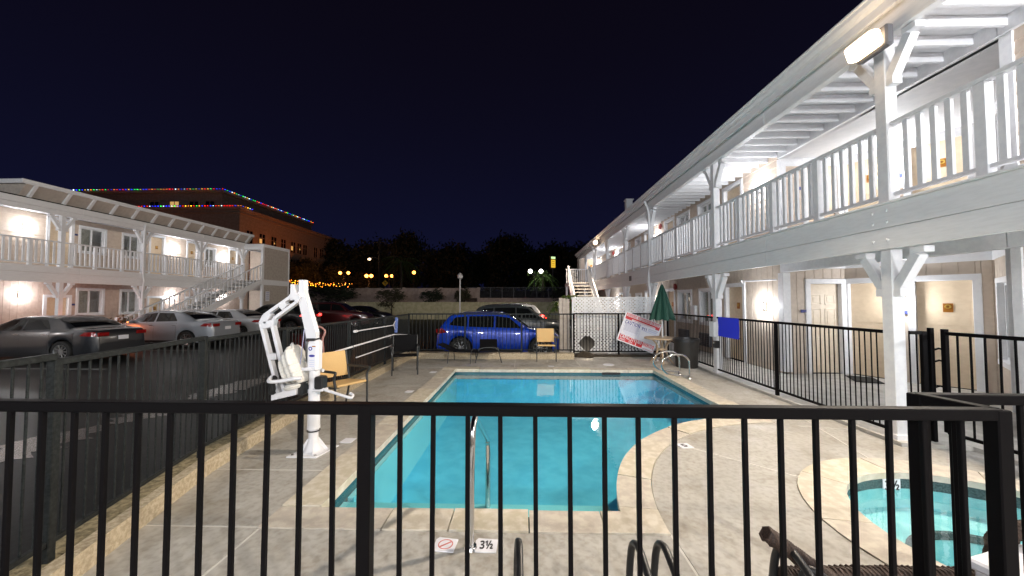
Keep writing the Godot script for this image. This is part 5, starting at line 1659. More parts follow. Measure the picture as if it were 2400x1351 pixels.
func car(label: String, paint: Material, kind: String, L: float, Wd: float, H: float, lit := false, group := "") -> Node3D:
	var o := thing("parked_car", label, "car", Vector3.ZERO, 0.0, group)
	o.set_meta("stem", "parked_car")
	var P: Array = SEDAN if kind == "sedan" else SUV
	var R := 0.325 if kind == "sedan" else 0.345
	var xr := -L / 2 + (0.215 if kind == "sedan" else 0.195) * L
	var xf := L / 2 - 0.185 * L
	var arch := R + 0.055
	var base := 0.17 if kind == "sedan" else 0.21
	var us := []
	for k in 61:
		us.append(k / 60.0)
	for xc in [xr, xf]:
		for e in [-1.0, -0.995, -0.96, -0.88, -0.75, -0.55, -0.3, 0.0, 0.3, 0.55, 0.75, 0.88, 0.96, 0.995, 1.0]:
			us.append((xc + e * arch + L / 2) / L)
	for e in [0.004, 0.008, 0.022, 0.985, 0.993]:
		us.append(e)
	us.sort()
	var low := func(u: float) -> float:
		var x := u * L - L / 2
		var y := base + 0.10 * pow(absf(2 * u - 1), 6.0)
		for xc in [xr, xf]:
			var dx: float = absf(x - xc)
			if dx < arch:
				y = max(y, R + sqrt(arch * arch - dx * dx))
		return y
	var half := func(u: float) -> float:
		var e := absf(2 * u - 1)
		return Wd / 2 * (1.0 - 0.13 * pow(e, 4.0) - 0.10 * pow(e, 16.0))
	var belt := func(u: float) -> float:
		return H * ((0.685 - 0.05 * (u - 0.2)) if kind == "sedan" else (0.665 - 0.06 * (u - 0.2)))
	var section := func(u: float) -> Array:
		var w: float = half.call(u)
		var yl: float = low.call(u)
		var t: float = max(prof(P, u) * H, yl + 0.04)
		var b: float = min(belt.call(u), t - 0.03)
		b = max(b, yl + 0.02)
		var cab: float = clamp((t - b) / (0.3 * H), 0.0, 1.0)
		return [Vector2(w * 0.95, yl), Vector2(w * 0.985, lerp(yl, b, 0.18)), Vector2(w * 1.0, lerp(yl, b, 0.45)), Vector2(w * 0.985, lerp(yl, b, 0.78)), Vector2(w * 0.955, lerp(yl, b, 0.96)), Vector2(w * 0.935, b + 0.004), Vector2(w * lerp(0.90, 0.735, cab), lerp(b, t, 0.86)), Vector2(w * lerp(0.80, 0.66, cab), lerp(b, t, 0.97)), Vector2(w * 0.35, t + 0.012), Vector2(0, t + 0.016)]
	var G := []
	for u in us:
		var s: Array = section.call(u)
		var row := []
		for k in s.size():
			row.append(Vector3(u * L - L / 2, s[k].y, s[k].x))
		for k in range(s.size() - 2, -1, -1):
			row.append(Vector3(u * L - L / 2, s[k].y, -s[k].x))
		G.append(row)
	put("body", o, grid_mesh(G), paint)
	# ends, floor and dark wheel wells
	for e in [0, G.size() - 1]:
		var st := start()
		var row: Array = G[e]
		for k in range(1, row.size() - 1):
			tri(st, row[0], row[k], row[k + 1], Vector3(-1 if e == 0 else 1, 0, 0))
		put("bumper", o, st.commit(), paint)
	bx("underbody", o, mats.rubber, Vector3(0, base + 0.17, 0), Vector3(L * 0.93, 0.26, Wd - 0.46), Basis(), 0.0)
	bx("underbody", o, mats.rubber, Vector3(0, base + 0.06, 0), Vector3((xf - xr) - 2 * arch, 0.08, Wd - 0.12), Basis(), 0.0)
	var side_z := func(u: float, y: float) -> float:
		var s: Array = section.call(u)
		for k in s.size() - 1:
			if y >= s[k].y and y <= s[k + 1].y:
				return lerp(s[k].x, s[k + 1].x, (y - s[k].y) / max(s[k + 1].y - s[k].y, 1e-5))
		return s[6].x
	# panel of the side between polygon rows: bottom edge from a to b, top edge from c to d in (u, height share)
	var side_panel := func(name_: String, quadp: Array, mat: Material, lift: float) -> void:
		for sgn in [-1.0, 1.0]:
			var g := []
			for i in 9:
				var row := []
				for j in 6:
					var bo: Vector2 = quadp[0].lerp(quadp[1], i / 8.0)
					var tp: Vector2 = quadp[3].lerp(quadp[2], i / 8.0)
					var q := bo.lerp(tp, j / 5.0)
					var z: float = side_z.call(q.x, q.y * H)
					row.append(Vector3(q.x * L - L / 2, q.y * H, sgn * (z + lift)))
				g.append(row)
			put(name_, o, grid_mesh(g), mat)
	if kind == "sedan":
		side_panel.call("side_window", [Vector2(0.30, 0.715), Vector2(0.485, 0.695), Vector2(0.485, 0.935), Vector2(0.36, 0.925)], mats.car_glass, 0.006)
		side_panel.call("side_window", [Vector2(0.50, 0.693), Vector2(0.70, 0.685), Vector2(0.605, 0.905), Vector2(0.50, 0.935)], mats.car_glass, 0.006)
	else:
		side_panel.call("side_window", [Vector2(0.10, 0.73), Vector2(0.245, 0.695), Vector2(0.245, 0.92), Vector2(0.15, 0.90)], mats.car_glass, 0.006)
		side_panel.call("side_window", [Vector2(0.26, 0.693), Vector2(0.455, 0.68), Vector2(0.455, 0.93), Vector2(0.26, 0.925)], mats.car_glass, 0.006)
		side_panel.call("side_window", [Vector2(0.47, 0.678), Vector2(0.67, 0.665), Vector2(0.575, 0.895), Vector2(0.47, 0.93)], mats.car_glass, 0.006)
	var u0 := (xr + arch + L / 2) / L
	var u1 := (xf - arch + L / 2) / L
	side_panel.call("sill_trim", [Vector2(u0, base / H + 0.012), Vector2(u1, base / H + 0.012), Vector2(u1, base / H + 0.075), Vector2(u0, base / H + 0.075)], mats.dark_plastic, 0.010)
	if kind == "suv":
		for sgn in [-1.0, 1.0]:
			var rail := []
			for i in 12:
				var u: float = lerp(0.14, 0.54, i / 11.0)
				var q: Array = section.call(u)
				rail.append(Vector3(u * L - L / 2, q[7].y + (0.045 if i > 0 and i < 11 else 0.0), sgn * (q[7].x - 0.01)))
			put("roof_rail", o, tube_mesh(rail, 0.010, 8), mats.chrome)
	for sp in ([[0.175, 0.315, "rear_window"], [0.615, 0.742, "windshield"]] if kind == "sedan" else [[0.045, 0.10, "rear_window"], [0.58, 0.722, "windshield"]]):
		var g := []
		for i in 9:
			var u: float = lerp(sp[0], sp[1], i / 8.0)
			var s: Array = section.call(u)
			var row := []
			for j in 9:
				var f := j / 4.0 - 1.0
				var z: float = f * (s[7].x - 0.01)
				var y: float = lerp(s[9].y, s[7].y, absf(f) * absf(f)) + 0.008
				row.append(Vector3(u * L - L / 2, y, z))
			g.append(row)
		put(sp[2], o, grid_mesh(g), mats.car_glass)
	# lamps, plate, mirrors, handles, seams
	var tail_mat: Material = mats.tail_lit if lit else mats.tail_red
	side_panel.call("tail_lamp", [Vector2(0.012, 0.55), Vector2(0.10, 0.57), Vector2(0.075, 0.645), Vector2(0.022, 0.65)] if kind == "sedan" else [Vector2(0.010, 0.53), Vector2(0.085, 0.57), Vector2(0.055, 0.655), Vector2(0.025, 0.66)], tail_mat, 0.007)
	for sgn in [-1, 1]:
		bx("tail_lamp", o, tail_mat, Vector3(-L / 2 + 0.01, H * 0.595, sgn * Wd * 0.32), Vector3(0.05, H * 0.085, Wd * 0.17), Basis(), 0.015)
	side_panel.call("headlamp", [Vector2(0.90, 0.46), Vector2(0.982, 0.43), Vector2(0.972, 0.475), Vector2(0.905, 0.53)], mats.clear_lamp, 0.006)
	bx("number_plate", o, mats.sign_white, Vector3(-L / 2 - 0.006, H * (0.50 if kind == "sedan" else 0.47), 0), Vector3(0.012, 0.13, 0.31), Basis(), 0.003)
	for sgn in [-1.0, 1.0]:
		put("mirror", o, lathe_mesh([[0.0, -0.07], [0.07, -0.06], [0.085, 0.0], [0.07, 0.06], [0.0, 0.07]], 14), paint, Transform3D(Basis().scaled(Vector3(0.8, 1, 1.3)), Vector3(0.175 * L, H * 0.69, sgn * (Wd / 2 + 0.04))))
		for u in ([0.325, 0.515] if kind == "sedan" else [0.29, 0.485]):
			var y := H * 0.60
			bx("door_handle", o, mats.chrome if kind == "sedan" else paint, Vector3(u * L - L / 2, y, sgn * (side_z.call(u, y) + 0.012)), Vector3(0.16, 0.025, 0.02), Basis(), 0.008)
	for u in ([0.30, 0.492, 0.715] if kind == "sedan" else [0.252, 0.462, 0.69]):
		side_panel.call("door_seam", [Vector2(u, 0.20), Vector2(u + 0.0015, 0.20), Vector2(u + 0.0015, 0.66), Vector2(u, 0.66)], mats.rubber, 0.002)
	for xc in [xr, xf]:
		for sgn in [-1.0, 1.0]:
			var w := hold("wheel", o, Transform3D(Basis(Vector3(1, 0, 0), sgn * PI / 2), Vector3(xc, R, sgn * (Wd / 2 - 0.115))))
			put("tyre", w, lathe_mesh([[R * 0.66, -0.10], [R * 0.9, -0.10], [R * 0.985, -0.075], [R, -0.04], [R, 0.05], [R * 0.985, 0.085], [R * 0.9, 0.105], [R * 0.68, 0.09]], 28), mats.rubber)
			var rs := start()
			add_lathe(rs, [[R * 0.60, 0.03], [R * 0.68, 0.092], [R * 0.63, 0.085], [R * 0.58, 0.02]], 28)
			for k in 10:
				var a := TAU * k / 10
				add_bar(rs, Vector3(cos(a) * R * 0.1, 0.078, sin(a) * R * 0.1), Vector3(cos(a) * R * 0.64, 0.07, sin(a) * R * 0.64), 0.02, 0.034, Vector3(0, 1, 0))
			add_lathe(rs, [[0.0, 0.092], [R * 0.16, 0.088], [R * 0.18, 0.06]], 16)
			put("rim", w, rs.commit(), mats.rim_silver)
			put("brake_disc", w, lathe_mesh([[0.0, 0.02], [R * 0.6, 0.015], [R * 0.62, -0.05]], 20), mats.rubber)
	return o

func cars() -> void:
	var g := "cars parked along the left wing"
	var c := car("dark grey sedan parked nearest on the left, rear to the pool fence", mats.paint_grey, "sedan", 4.75, 1.82, 1.42, false, g)
	c.transform = Transform3D(Basis(UPV, PI), at(-15.6, -0.195, 11.95))
	c = car("silver sedan parked second from the near end of the left row", mats.paint_silver, "sedan", 4.85, 1.85, 1.50, false, g)
	c.transform = Transform3D(Basis(UPV, PI), at(-15.2, -0.195, 15.75))
	c = car("white sedan parked between the silver sedan and the black SUV", mats.paint_white, "sedan", 4.75, 1.82, 1.46, false, g)
	c.transform = Transform3D(Basis(UPV, PI), at(-15.55, -0.195, 19.15))
	c = car("tall black SUV with glowing red tail lamps, by the stair tower", mats.paint_black, "suv", 4.9, 1.92, 1.74, true, g)
	c.transform = Transform3D(Basis(UPV, PI), at(-15.3, -0.195, 22.6))
	lamp(c, "lamp_light", Vector3(-2.6, 1.03, -0.62), Color(1, 0.1, 0.05), 0.25, 0.05)
	c = car("dark red SUV parked beyond the black SUV", mats.paint_maroon, "suv", 4.8, 1.9, 1.82, false, g)
	c.transform = Transform3D(Basis(UPV, 0.1), at(-13.4, -0.195, 26.6))
	c = car("low black sedan, farthest in the left row", mats.paint_black, "sedan", 4.6, 1.8, 1.5, false, g)
	c.transform = Transform3D(Basis(UPV, 0.0), at(-13.2, -0.195, 30.4))
	c = car("bright blue small SUV parked behind the far pool fence", mats.paint_blue, "suv", 4.25, 1.78, 1.5)
	c.transform = Transform3D(Basis(UPV, 0.0), at(-0.75, -0.195, 13.05))
	c = car("dark slate SUV parked just behind the blue car", mats.paint_slate, "suv", 4.6, 1.88, 1.73)
	c.transform = Transform3D(Basis(UPV, 0.0), at(-0.1, -0.195, 17.0))
	c = car("white SUV with red tail lamps alight, behind the slate SUV", mats.paint_white, "suv", 4.6, 1.88, 1.74, true)
	c.transform = Transform3D(Basis(UPV, PI), at(-1.1, -0.195, 21.0))
	lamp(c, "lamp_light", Vector3(-2.5, 1.03, 0.6), Color(1, 0.1, 0.05), 0.25, 0.05)

# ---------------------------------------------------------------- beyond the court
func leaf_crown(seed_: int, clumps: int, per: int, rad: Vector3, leaf: float, low := -1.0) -> Mesh:
	var r := RandomNumberGenerator.new()
	r.seed = seed_
	var st := start()
	for i in clumps:
		var c := Vector3(r.randfn(), r.randfn(), r.randfn()).normalized() * pow(r.randf(), 0.45)
		c.y = max(c.y, low)
		c *= rad
		var cr := rad.length() * r.randf_range(0.10, 0.20)
		for k in per:
			var p := c + Vector3(r.randfn(), r.randfn(), r.randfn()) * cr * 0.55
			var n := Vector3(r.randfn(), r.randfn() + 0.4, r.randfn()).normalized()
			var u := n.cross(Vector3(r.randfn(), r.randfn(), r.randfn())).normalized() * leaf * r.randf_range(0.6, 1.3)
			var v := n.cross(u) * 0.45
			tri(st, p - u, p + v, p + u, n)
			tri(st, p - u, p + u, p - v, n)
	return st.commit()

func tree(called: String, label: String, pos: Vector3, h: float, crown: Mesh, crown_scale: Vector3, leaf: Material, group: String) -> void:
	var o := thing(called, label, "tree", pos, 0.0, group)
	var st := start()
	add_tube(st, [Vector3(0, -0.1, 0), Vector3(0.05 * h * 0.1, h * 0.3, 0), Vector3(0, h * 0.62, 0)], [h * 0.022, h * 0.016, h * 0.008], 8)
	for k in 5:
		var a := k * 1.3 + h
		add_tube(st, [Vector3(0, h * (0.3 + 0.05 * k), 0), Vector3(cos(a) * h * 0.1, h * (0.45 + 0.05 * k), sin(a) * h * 0.1), Vector3(cos(a) * h * 0.2, h * (0.6 + 0.05 * k), sin(a) * h * 0.2)], [h * 0.009, h * 0.006, h * 0.003], 6)
	put("trunk", o, st.commit(), mats.bark)
	put("crown", o, crown, leaf, Transform3D(Basis().scaled(crown_scale), Vector3(0, h - crown_scale.y * 1.0, 0)))

func palm(label: String, pos: Vector3, h: float, r: float, seed_: int) -> void:
	var o := thing("palm_tree", label, "palm tree", pos, 0.0, "palms beyond the lot wall")
	put("trunk", o, tube_mesh([Vector3(0, -0.2, 0), Vector3(0.02, h * 0.5, 0), Vector3(0, h, 0)], [0.2, 0.15, 0.13], 10), mats.bark)
	var g := RandomNumberGenerator.new()
	g.seed = seed_
	for k in 26:
		var a := k * 2.4 + g.randf() * 0.4
		var lift := g.randf_range(-0.5, 1.2)
		var st := start()
		var spine := []
		for i in 8:
			var t := i / 7.0
			spine.append(Vector3(cos(a) * r * t, h + r * (lift * t * 0.8 - t * t * 0.75), sin(a) * r * t))
		add_tube(st, spine, 0.018, 4)
		for i in range(2, 8):
			for s in [-1, 1]:
				for q in 2:
					var b: Vector3 = spine[i].lerp(spine[i - 1], q * 0.5)
					var out: Vector3 = (spine[i] - spine[i - 1]).normalized()
					var sd: Vector3 = out.cross(UPV).normalized() * s
					var tip: Vector3 = b + (sd * 0.8 + out * 0.6 - UPV * 0.45).normalized() * r * 0.34
					tri(st, b - out * 0.035, b + out * 0.035, tip, UPV)
		put("frond", o, st.commit(), mats.leaf_palm)

func bush(label: String, pos: Vector3, crown: Mesh, sc: Vector3, leaf: Material) -> Node3D:
	var o := thing("shrub", label, "shrub", pos)
	put("foliage", o, crown, leaf, Transform3D(Basis().scaled(sc), Vector3(0, sc.y * 0.8, 0)))
	var st := start()
	for k in 5:
		var a := k * 1.26
		add_tube(st, [Vector3(0, -0.05, 0), Vector3(cos(a) * sc.x * 0.25, sc.y * 0.6, sin(a) * sc.z * 0.25), Vector3(cos(a) * sc.x * 0.5, sc.y * 1.2, sin(a) * sc.z * 0.5)], [0.04, 0.025, 0.01], 5)
	put("stem", o, st.commit(), mats.bark)
	return o

func street_lamp(label: String, pos: Vector3, h: float, heads: Array, mat: Material, color: Color, energy: float, r := 0.22) -> void:
	var o := thing("street_lamp", label, "street lamp", pos, 0.0, "")
	put("post", o, lathe_mesh([[0.14, 0.0], [0.12, 0.4], [0.07, 0.5], [0.05, h], [0.0, h + 0.05]], 12), mats.dark_plastic)
	for k in heads:
		put("arm", o, tube_mesh([Vector3(0, h - 0.2, 0), Vector3(k * 0.5, h - 0.15, 0), Vector3(k, h, 0)], 0.03, 6), mats.dark_plastic)
		put("lamp_globe", o, lathe_mesh([[0.0, -r], [r * 0.7, -r * 0.7], [r, 0.0], [r * 0.7, r * 0.7], [0.0, r]], 16), mat, Transform3D(Basis(), Vector3(k, h + r, 0)))
		lamp(o, "lamp_light", Vector3(k, h + r, 0), color, energy, r, 120.0)

func bulb_string(label: String, pts: Array, step: float, colors: Array, r: float, seed_: int, sag := 0.0) -> void:
	var o := thing("light_string", label, "string lights", pts[0])
	var g := RandomNumberGenerator.new()
	g.seed = seed_
	var ball := lathe_mesh([[0.0, -r], [r * 0.8, -r * 0.6], [r, 0.0], [r * 0.8, r * 0.6], [0.0, r]], 8)
	var wire := []
	for i in pts.size() - 1:
		var L: float = pts[i].distance_to(pts[i + 1])
		var n := int(L / step)
		for k in n:
			var p: Vector3 = pts[i].lerp(pts[i + 1], float(k) / n) - pts[0]
			p += Vector3(0, g.randf_range(-sag, sag), g.randf_range(-sag, sag))
			wire.append(p + Vector3(0, r, 0))
			put("bulb", o, ball, mats[colors[g.randi() % colors.size()]], Transform3D(Basis().scaled(Vector3.ONE * g.randf_range(0.55, 1.1)), p))
	put("wire", o, tube_mesh(wire, 0.02, 4), mats.dark_plastic)

func lot_and_street() -> void:
	var court := PackedVector2Array([Vector2(-2.67, -12), Vector2(-2.81, 1.3), Vector2(-3.03, 2.27), Vector2(-3.38, 3.67), Vector2(-3.53, 5.2), Vector2(-3.56, 11.17), Vector2(1.51, 11.17), Vector2(1.51, 11.74), Vector2(4.60, 11.74), Vector2(4.62, 29.6), Vector2(20, 29.6), Vector2(20, -12)])
	if Geometry2D.is_polygon_clockwise(court):
		court.reverse()
	var lot_poly: PackedVector2Array = Geometry2D.clip_polygons(rect(-34, -11.9, 14, 38.05), court)[0]
	var lot := put("parking_lot", self, flat_sheet(lot_poly, -0.2), mats.asphalt)
	structure(lot, "wet dark asphalt parking lot between the pool and the left wing")
	for d in [10.0, 13.85, 17.45, 20.9, 24.5, 28.4, 32.2]:
		put("painted_line", lot, plan_mesh(rect(-16.6, d, -11.6, d + 0.1), -0.199, -0.195), mats.road_paint)
	for d in [14.9, 19.0, 23.0]:
		put("painted_line", lot, plan_mesh(rect(-2.9, d, 2.2, d + 0.1), -0.199, -0.195), mats.road_paint)
	# water standing in the drain line of the lot
	var pud := hold("puddle", self)
	structure(pud, "rippled water standing along the drain line of the lot")
	var pr := RandomNumberGenerator.new()
	pr.seed = 12
	for k in 5:
		var c := Vector2(-6.3 - 0.1 * (k % 2), [3.1, 4.7, 6.3, 8.0, 9.6][k])
		var hl: float = [0.75, 0.85, 0.7, 0.95, 0.6][k]
		var left := PackedVector2Array()
		var right := PackedVector2Array()
		for j in 23:
			var t := j / 22.0
			var wd := 0.55 * pow(sin(PI * clampf(t, 0.02, 0.98)), 0.5)
			left.append(c + Vector2(-wd * pr.randf_range(0.45, 1.0), lerp(-hl, hl, t)))
			right.append(c + Vector2(wd * pr.randf_range(0.35, 1.0), lerp(-hl, hl, t)))
		right.reverse()
		left.append_array(right)
		if Geometry2D.is_polygon_clockwise(left):
			left.reverse()
		put("water_patch", pud, plan_mesh(left, -0.2, -0.196), mats.puddle)
	var far: Array = Geometry2D.clip_polygons(rect(-420, -160, 420, 38.3), rect(-33, -11.8, 13, 38.4))
	var gp := put("ground", self, flat_sheet(far[0], -0.26), mats.ground_dark)
	structure(gp)
	structure(put("street", self, flat_sheet(rect(-420, 43.2, 420, 620), 2.9), mats.ground_dark), "dark street level beyond the lot walls")
	structure(put("planted_bank", self, plan_mesh(rect(-60, 38.3, 60, 43.3), 0.0, 1.50), mats.soil))
	var w := thing("retaining_wall", "low olive plastered wall closing the parking lot", "wall", at(-8, -0.25, 38.15))
	for k in 13:
		bx("wall_section", w, mats.wall_olive, Vector3(-26 + k * 4.0, 0.92, 0), Vector3(3.985, 1.84, 0.25), Basis(), 0.01)
	w = thing("retaining_wall", "taller pinkish block wall above the planted bank", "wall", at(-20, 1.5, 43.1))
	for k in 9:
		bx("wall_section", w, mats.wall_pink, Vector3(-22.5 + k * 4.4, 0.85, 0), Vector3(4.37, 1.72, 0.25), Basis(), 0.01)
		bx("pier", w, mats.wall_pink, Vector3(-20.3 + k * 4.4, 0.89, 0.02), Vector3(0.3, 1.8, 0.33), Basis(), 0.01)
	w = thing("chain_fence", "chain link fence on a low orange wall beside the street", "fence", at(1, 1.5, 43.1))
	bx("low_wall", w, mats.wall_pink, Vector3(0, 0.28, 0), Vector3(15.0, 0.56, 0.25), Basis(), 0.01)
	for k in 12:
		bx("post", w, mats.grille_grey, Vector3(-7.4 + k * 1.35, 1.15, 0), Vector3(0.06, 1.3, 0.06))
	bx("top_rail", w, mats.grille_grey, Vector3(0, 1.78, 0), Vector3(15.0, 0.045, 0.045))
	var st := start()
	var x := -7.4
	while x < 7.4:
		add_bar(st, Vector3(x, 0.56, 0.01), Vector3(min(x + 1.2, 7.4), 1.76, 0.01), 0.008, 0.006, Vector3(0, 0, 1), 0.0)
		add_bar(st, Vector3(x, 1.76, -0.01), Vector3(min(x + 1.2, 7.4), 0.56, -0.01), 0.008, 0.006, Vector3(0, 0, 1), 0.0)
		x += 0.14
	structure(put("wire_mesh", w, st.commit(), mats.grille_grey), "", "stuff")
	# white lot lamp
	var o := thing("lot_lamp_post", "white lot lamp post with square head, behind the far pool fence", "lamp post", at(-5.75, -0.2, 34))
	put("post", o, lathe_mesh([[0.10, 0.0], [0.09, 0.1], [0.07, 0.3], [0.065, 3.95], [0.0, 3.96]], 12), mats.white_trim)
	bx("lamp_head", o, mats.white_trim, Vector3(0, 4.15, 0), Vector3(0.42, 0.34, 0.42), Basis(UPV, 0.5), 0.06)
	put("lamp_cap", o, lathe_mesh([[0.26, 4.32], [0.12, 4.44], [0.05, 4.5], [0.0, 4.52]], 12), mats.white_trim)

func office() -> void:
	var o := thing("office_building", "tall brick office building with coloured light strings on its parapets", "building", at(-62, 2.9, 80))
	var n0 := o.position
	o.position = Vector3.ZERO
	var b: Material = mats.brick
	bx("lower_wall", o, b, at(-72.5, 10.4, 80.6), Vector3(45, 15.2, 34.0), Basis(), 0.0)
	bx("upper_wall", o, b, at(-77.7, 19.9, 80.5), Vector3(44.8, 4.0, 29.0), Basis(), 0.0)
	for e in [[18.1, 0.5, 0.35], [17.3, 0.25, 0.2], [7.6, 0.3, 0.15]]:
		bx("cornice", o, mats.brick_light, at(-72.5, e[0], 80.6), Vector3(45 + 2 * e[2], e[1], 34.0 + 2 * e[2]), Basis(), 0.03)
	bx("cornice", o, mats.brick_light, at(-77.7, 21.85, 80.5), Vector3(45.6, 0.5, 29.8), Basis(), 0.03)
	var W := wall_frame(Vector2(-50, 63.6), Vector2(-50, 97.6))
	var dd := [66.0, 69.3, 72.6, 75.6, 78.9, 81.1, 83.3, 87.6, 90.2, 92.8]
	for row in 3:
		for i in dd.size():
			var a: float = dd[i] - 63.6
			var y: float = [13.4, 9.6, 5.6][row]
			var g := hold("window", o)
			var st := start()
			for e in [[-0.85, 0, 0.12, 2.5], [0.85, 0, 0.12, 2.5], [0, 1.2, 1.8, 0.12], [0, -1.22, 2.0, 0.16], [0, 0, 0.08, 2.4], [0, 0.35, 1.7, 0.07]]:
				lbox(st, W, Vector3(a + e[0], y + e[1], 0.06), Vector3(e[2], e[3], 0.14), 0.01)
			put("frame", g, st.commit(), mats.brick_light)
			var lit := row == 0 and (i == 1 or i == 4)
			put("pane", g, box_mesh(Vector3(1.7, 2.4, 0.02), 0.0), mats.car_glass, W * Transform3D(Basis(), Vector3(a, y, 0.015)))
			if lit:
				put("lit_pane", g, box_mesh(Vector3(0.72, 0.9, 0.02), 0.0), mats.window_lit, W * Transform3D(Basis(), Vector3(a - 0.4, y - 0.25, 0.03)))
			elif row == 0 and i in [2, 5]:
				put("lit_pane", g, box_mesh(Vector3(0.4, 0.35, 0.02), 0.0), mats.window_lit, W * Transform3D(Basis(), Vector3(a + 0.2, y - 0.1, 0.03)))
	for xx in [-53.2, -55.0, -58.4, -60.2, -63.5, -65.3]:
		var g := hold("window", o)
		bx("pane", g, mats.car_glass, at(xx, 13.4, 63.58), Vector3(1.5, 2.4, 0.04), Basis(), 0.0)
		for e in [[-0.8, 0, 0.12, 2.5], [0.8, 0, 0.12, 2.5], [0, 1.2, 1.7, 0.12], [0, -1.2, 1.7, 0.12], [0, 0.3, 1.5, 0.07]]:
			bx("frame", g, mats.brick_light, at(xx + e[0], 13.4 + e[1], 63.55), Vector3(e[2], e[3], 0.1))
	for xx in [-57.5, -60.5, -64.2, -68.0]:
		var g := hold("window", o)
		bx("pane", g, mats.window_lit if xx == -64.2 else mats.car_glass, at(xx, 19.3, 65.98), Vector3(1.7, 1.5, 0.04), Basis(), 0.0)
		for e in [[-0.9, 0, 0.12, 1.6], [0.9, 0, 0.12, 1.6], [0, 0.8, 1.9, 0.12], [0, 0, 0.08, 1.5], [0, 0, 1.7, 0.08]]:
			bx("frame", g, mats.brick_light, at(xx + e[0], 19.3 + e[1], 65.94), Vector3(e[2], e[3], 0.1))
	o.position = n0
	for c in o.get_children():
		c.position -= n0
	var mixed := ["bulb_red", "bulb_blue", "bulb_green", "bulb_yellow", "bulb_white", "bulb_blue", "bulb_red", "bulb_amber"]
	bulb_string("string of coloured lights along the topmost office parapet", [at(-93, 22.25, 65.5), at(-54.8, 22.25, 65.5), at(-54.8, 22.25, 95.3)], 0.55, mixed, 0.075, 3)
	bulb_string("lower string of coloured lights across the office ledge", [at(-72, 18.5, 63.2), at(-49.5, 18.5, 63.2), at(-49.5, 18.5, 66.5)], 0.5, mixed, 0.075, 5)
	bulb_string("band of warm lights woven over the hedge below the office", [at(-46.5, 5.5, 72), at(-40, 4.9, 72.2), at(-33.5, 4.7, 72)], 0.16, ["bulb_amber", "bulb_amber", "bulb_yellow"], 0.10, 7, 0.42)
	for k in 2:
		lamp(self, "hedge_lamp_light", at(-43.5 + k * 6.5, 6.2, 70.8), Color(1.0, 0.5, 0.15), 9.0, 0.3, 60.0)

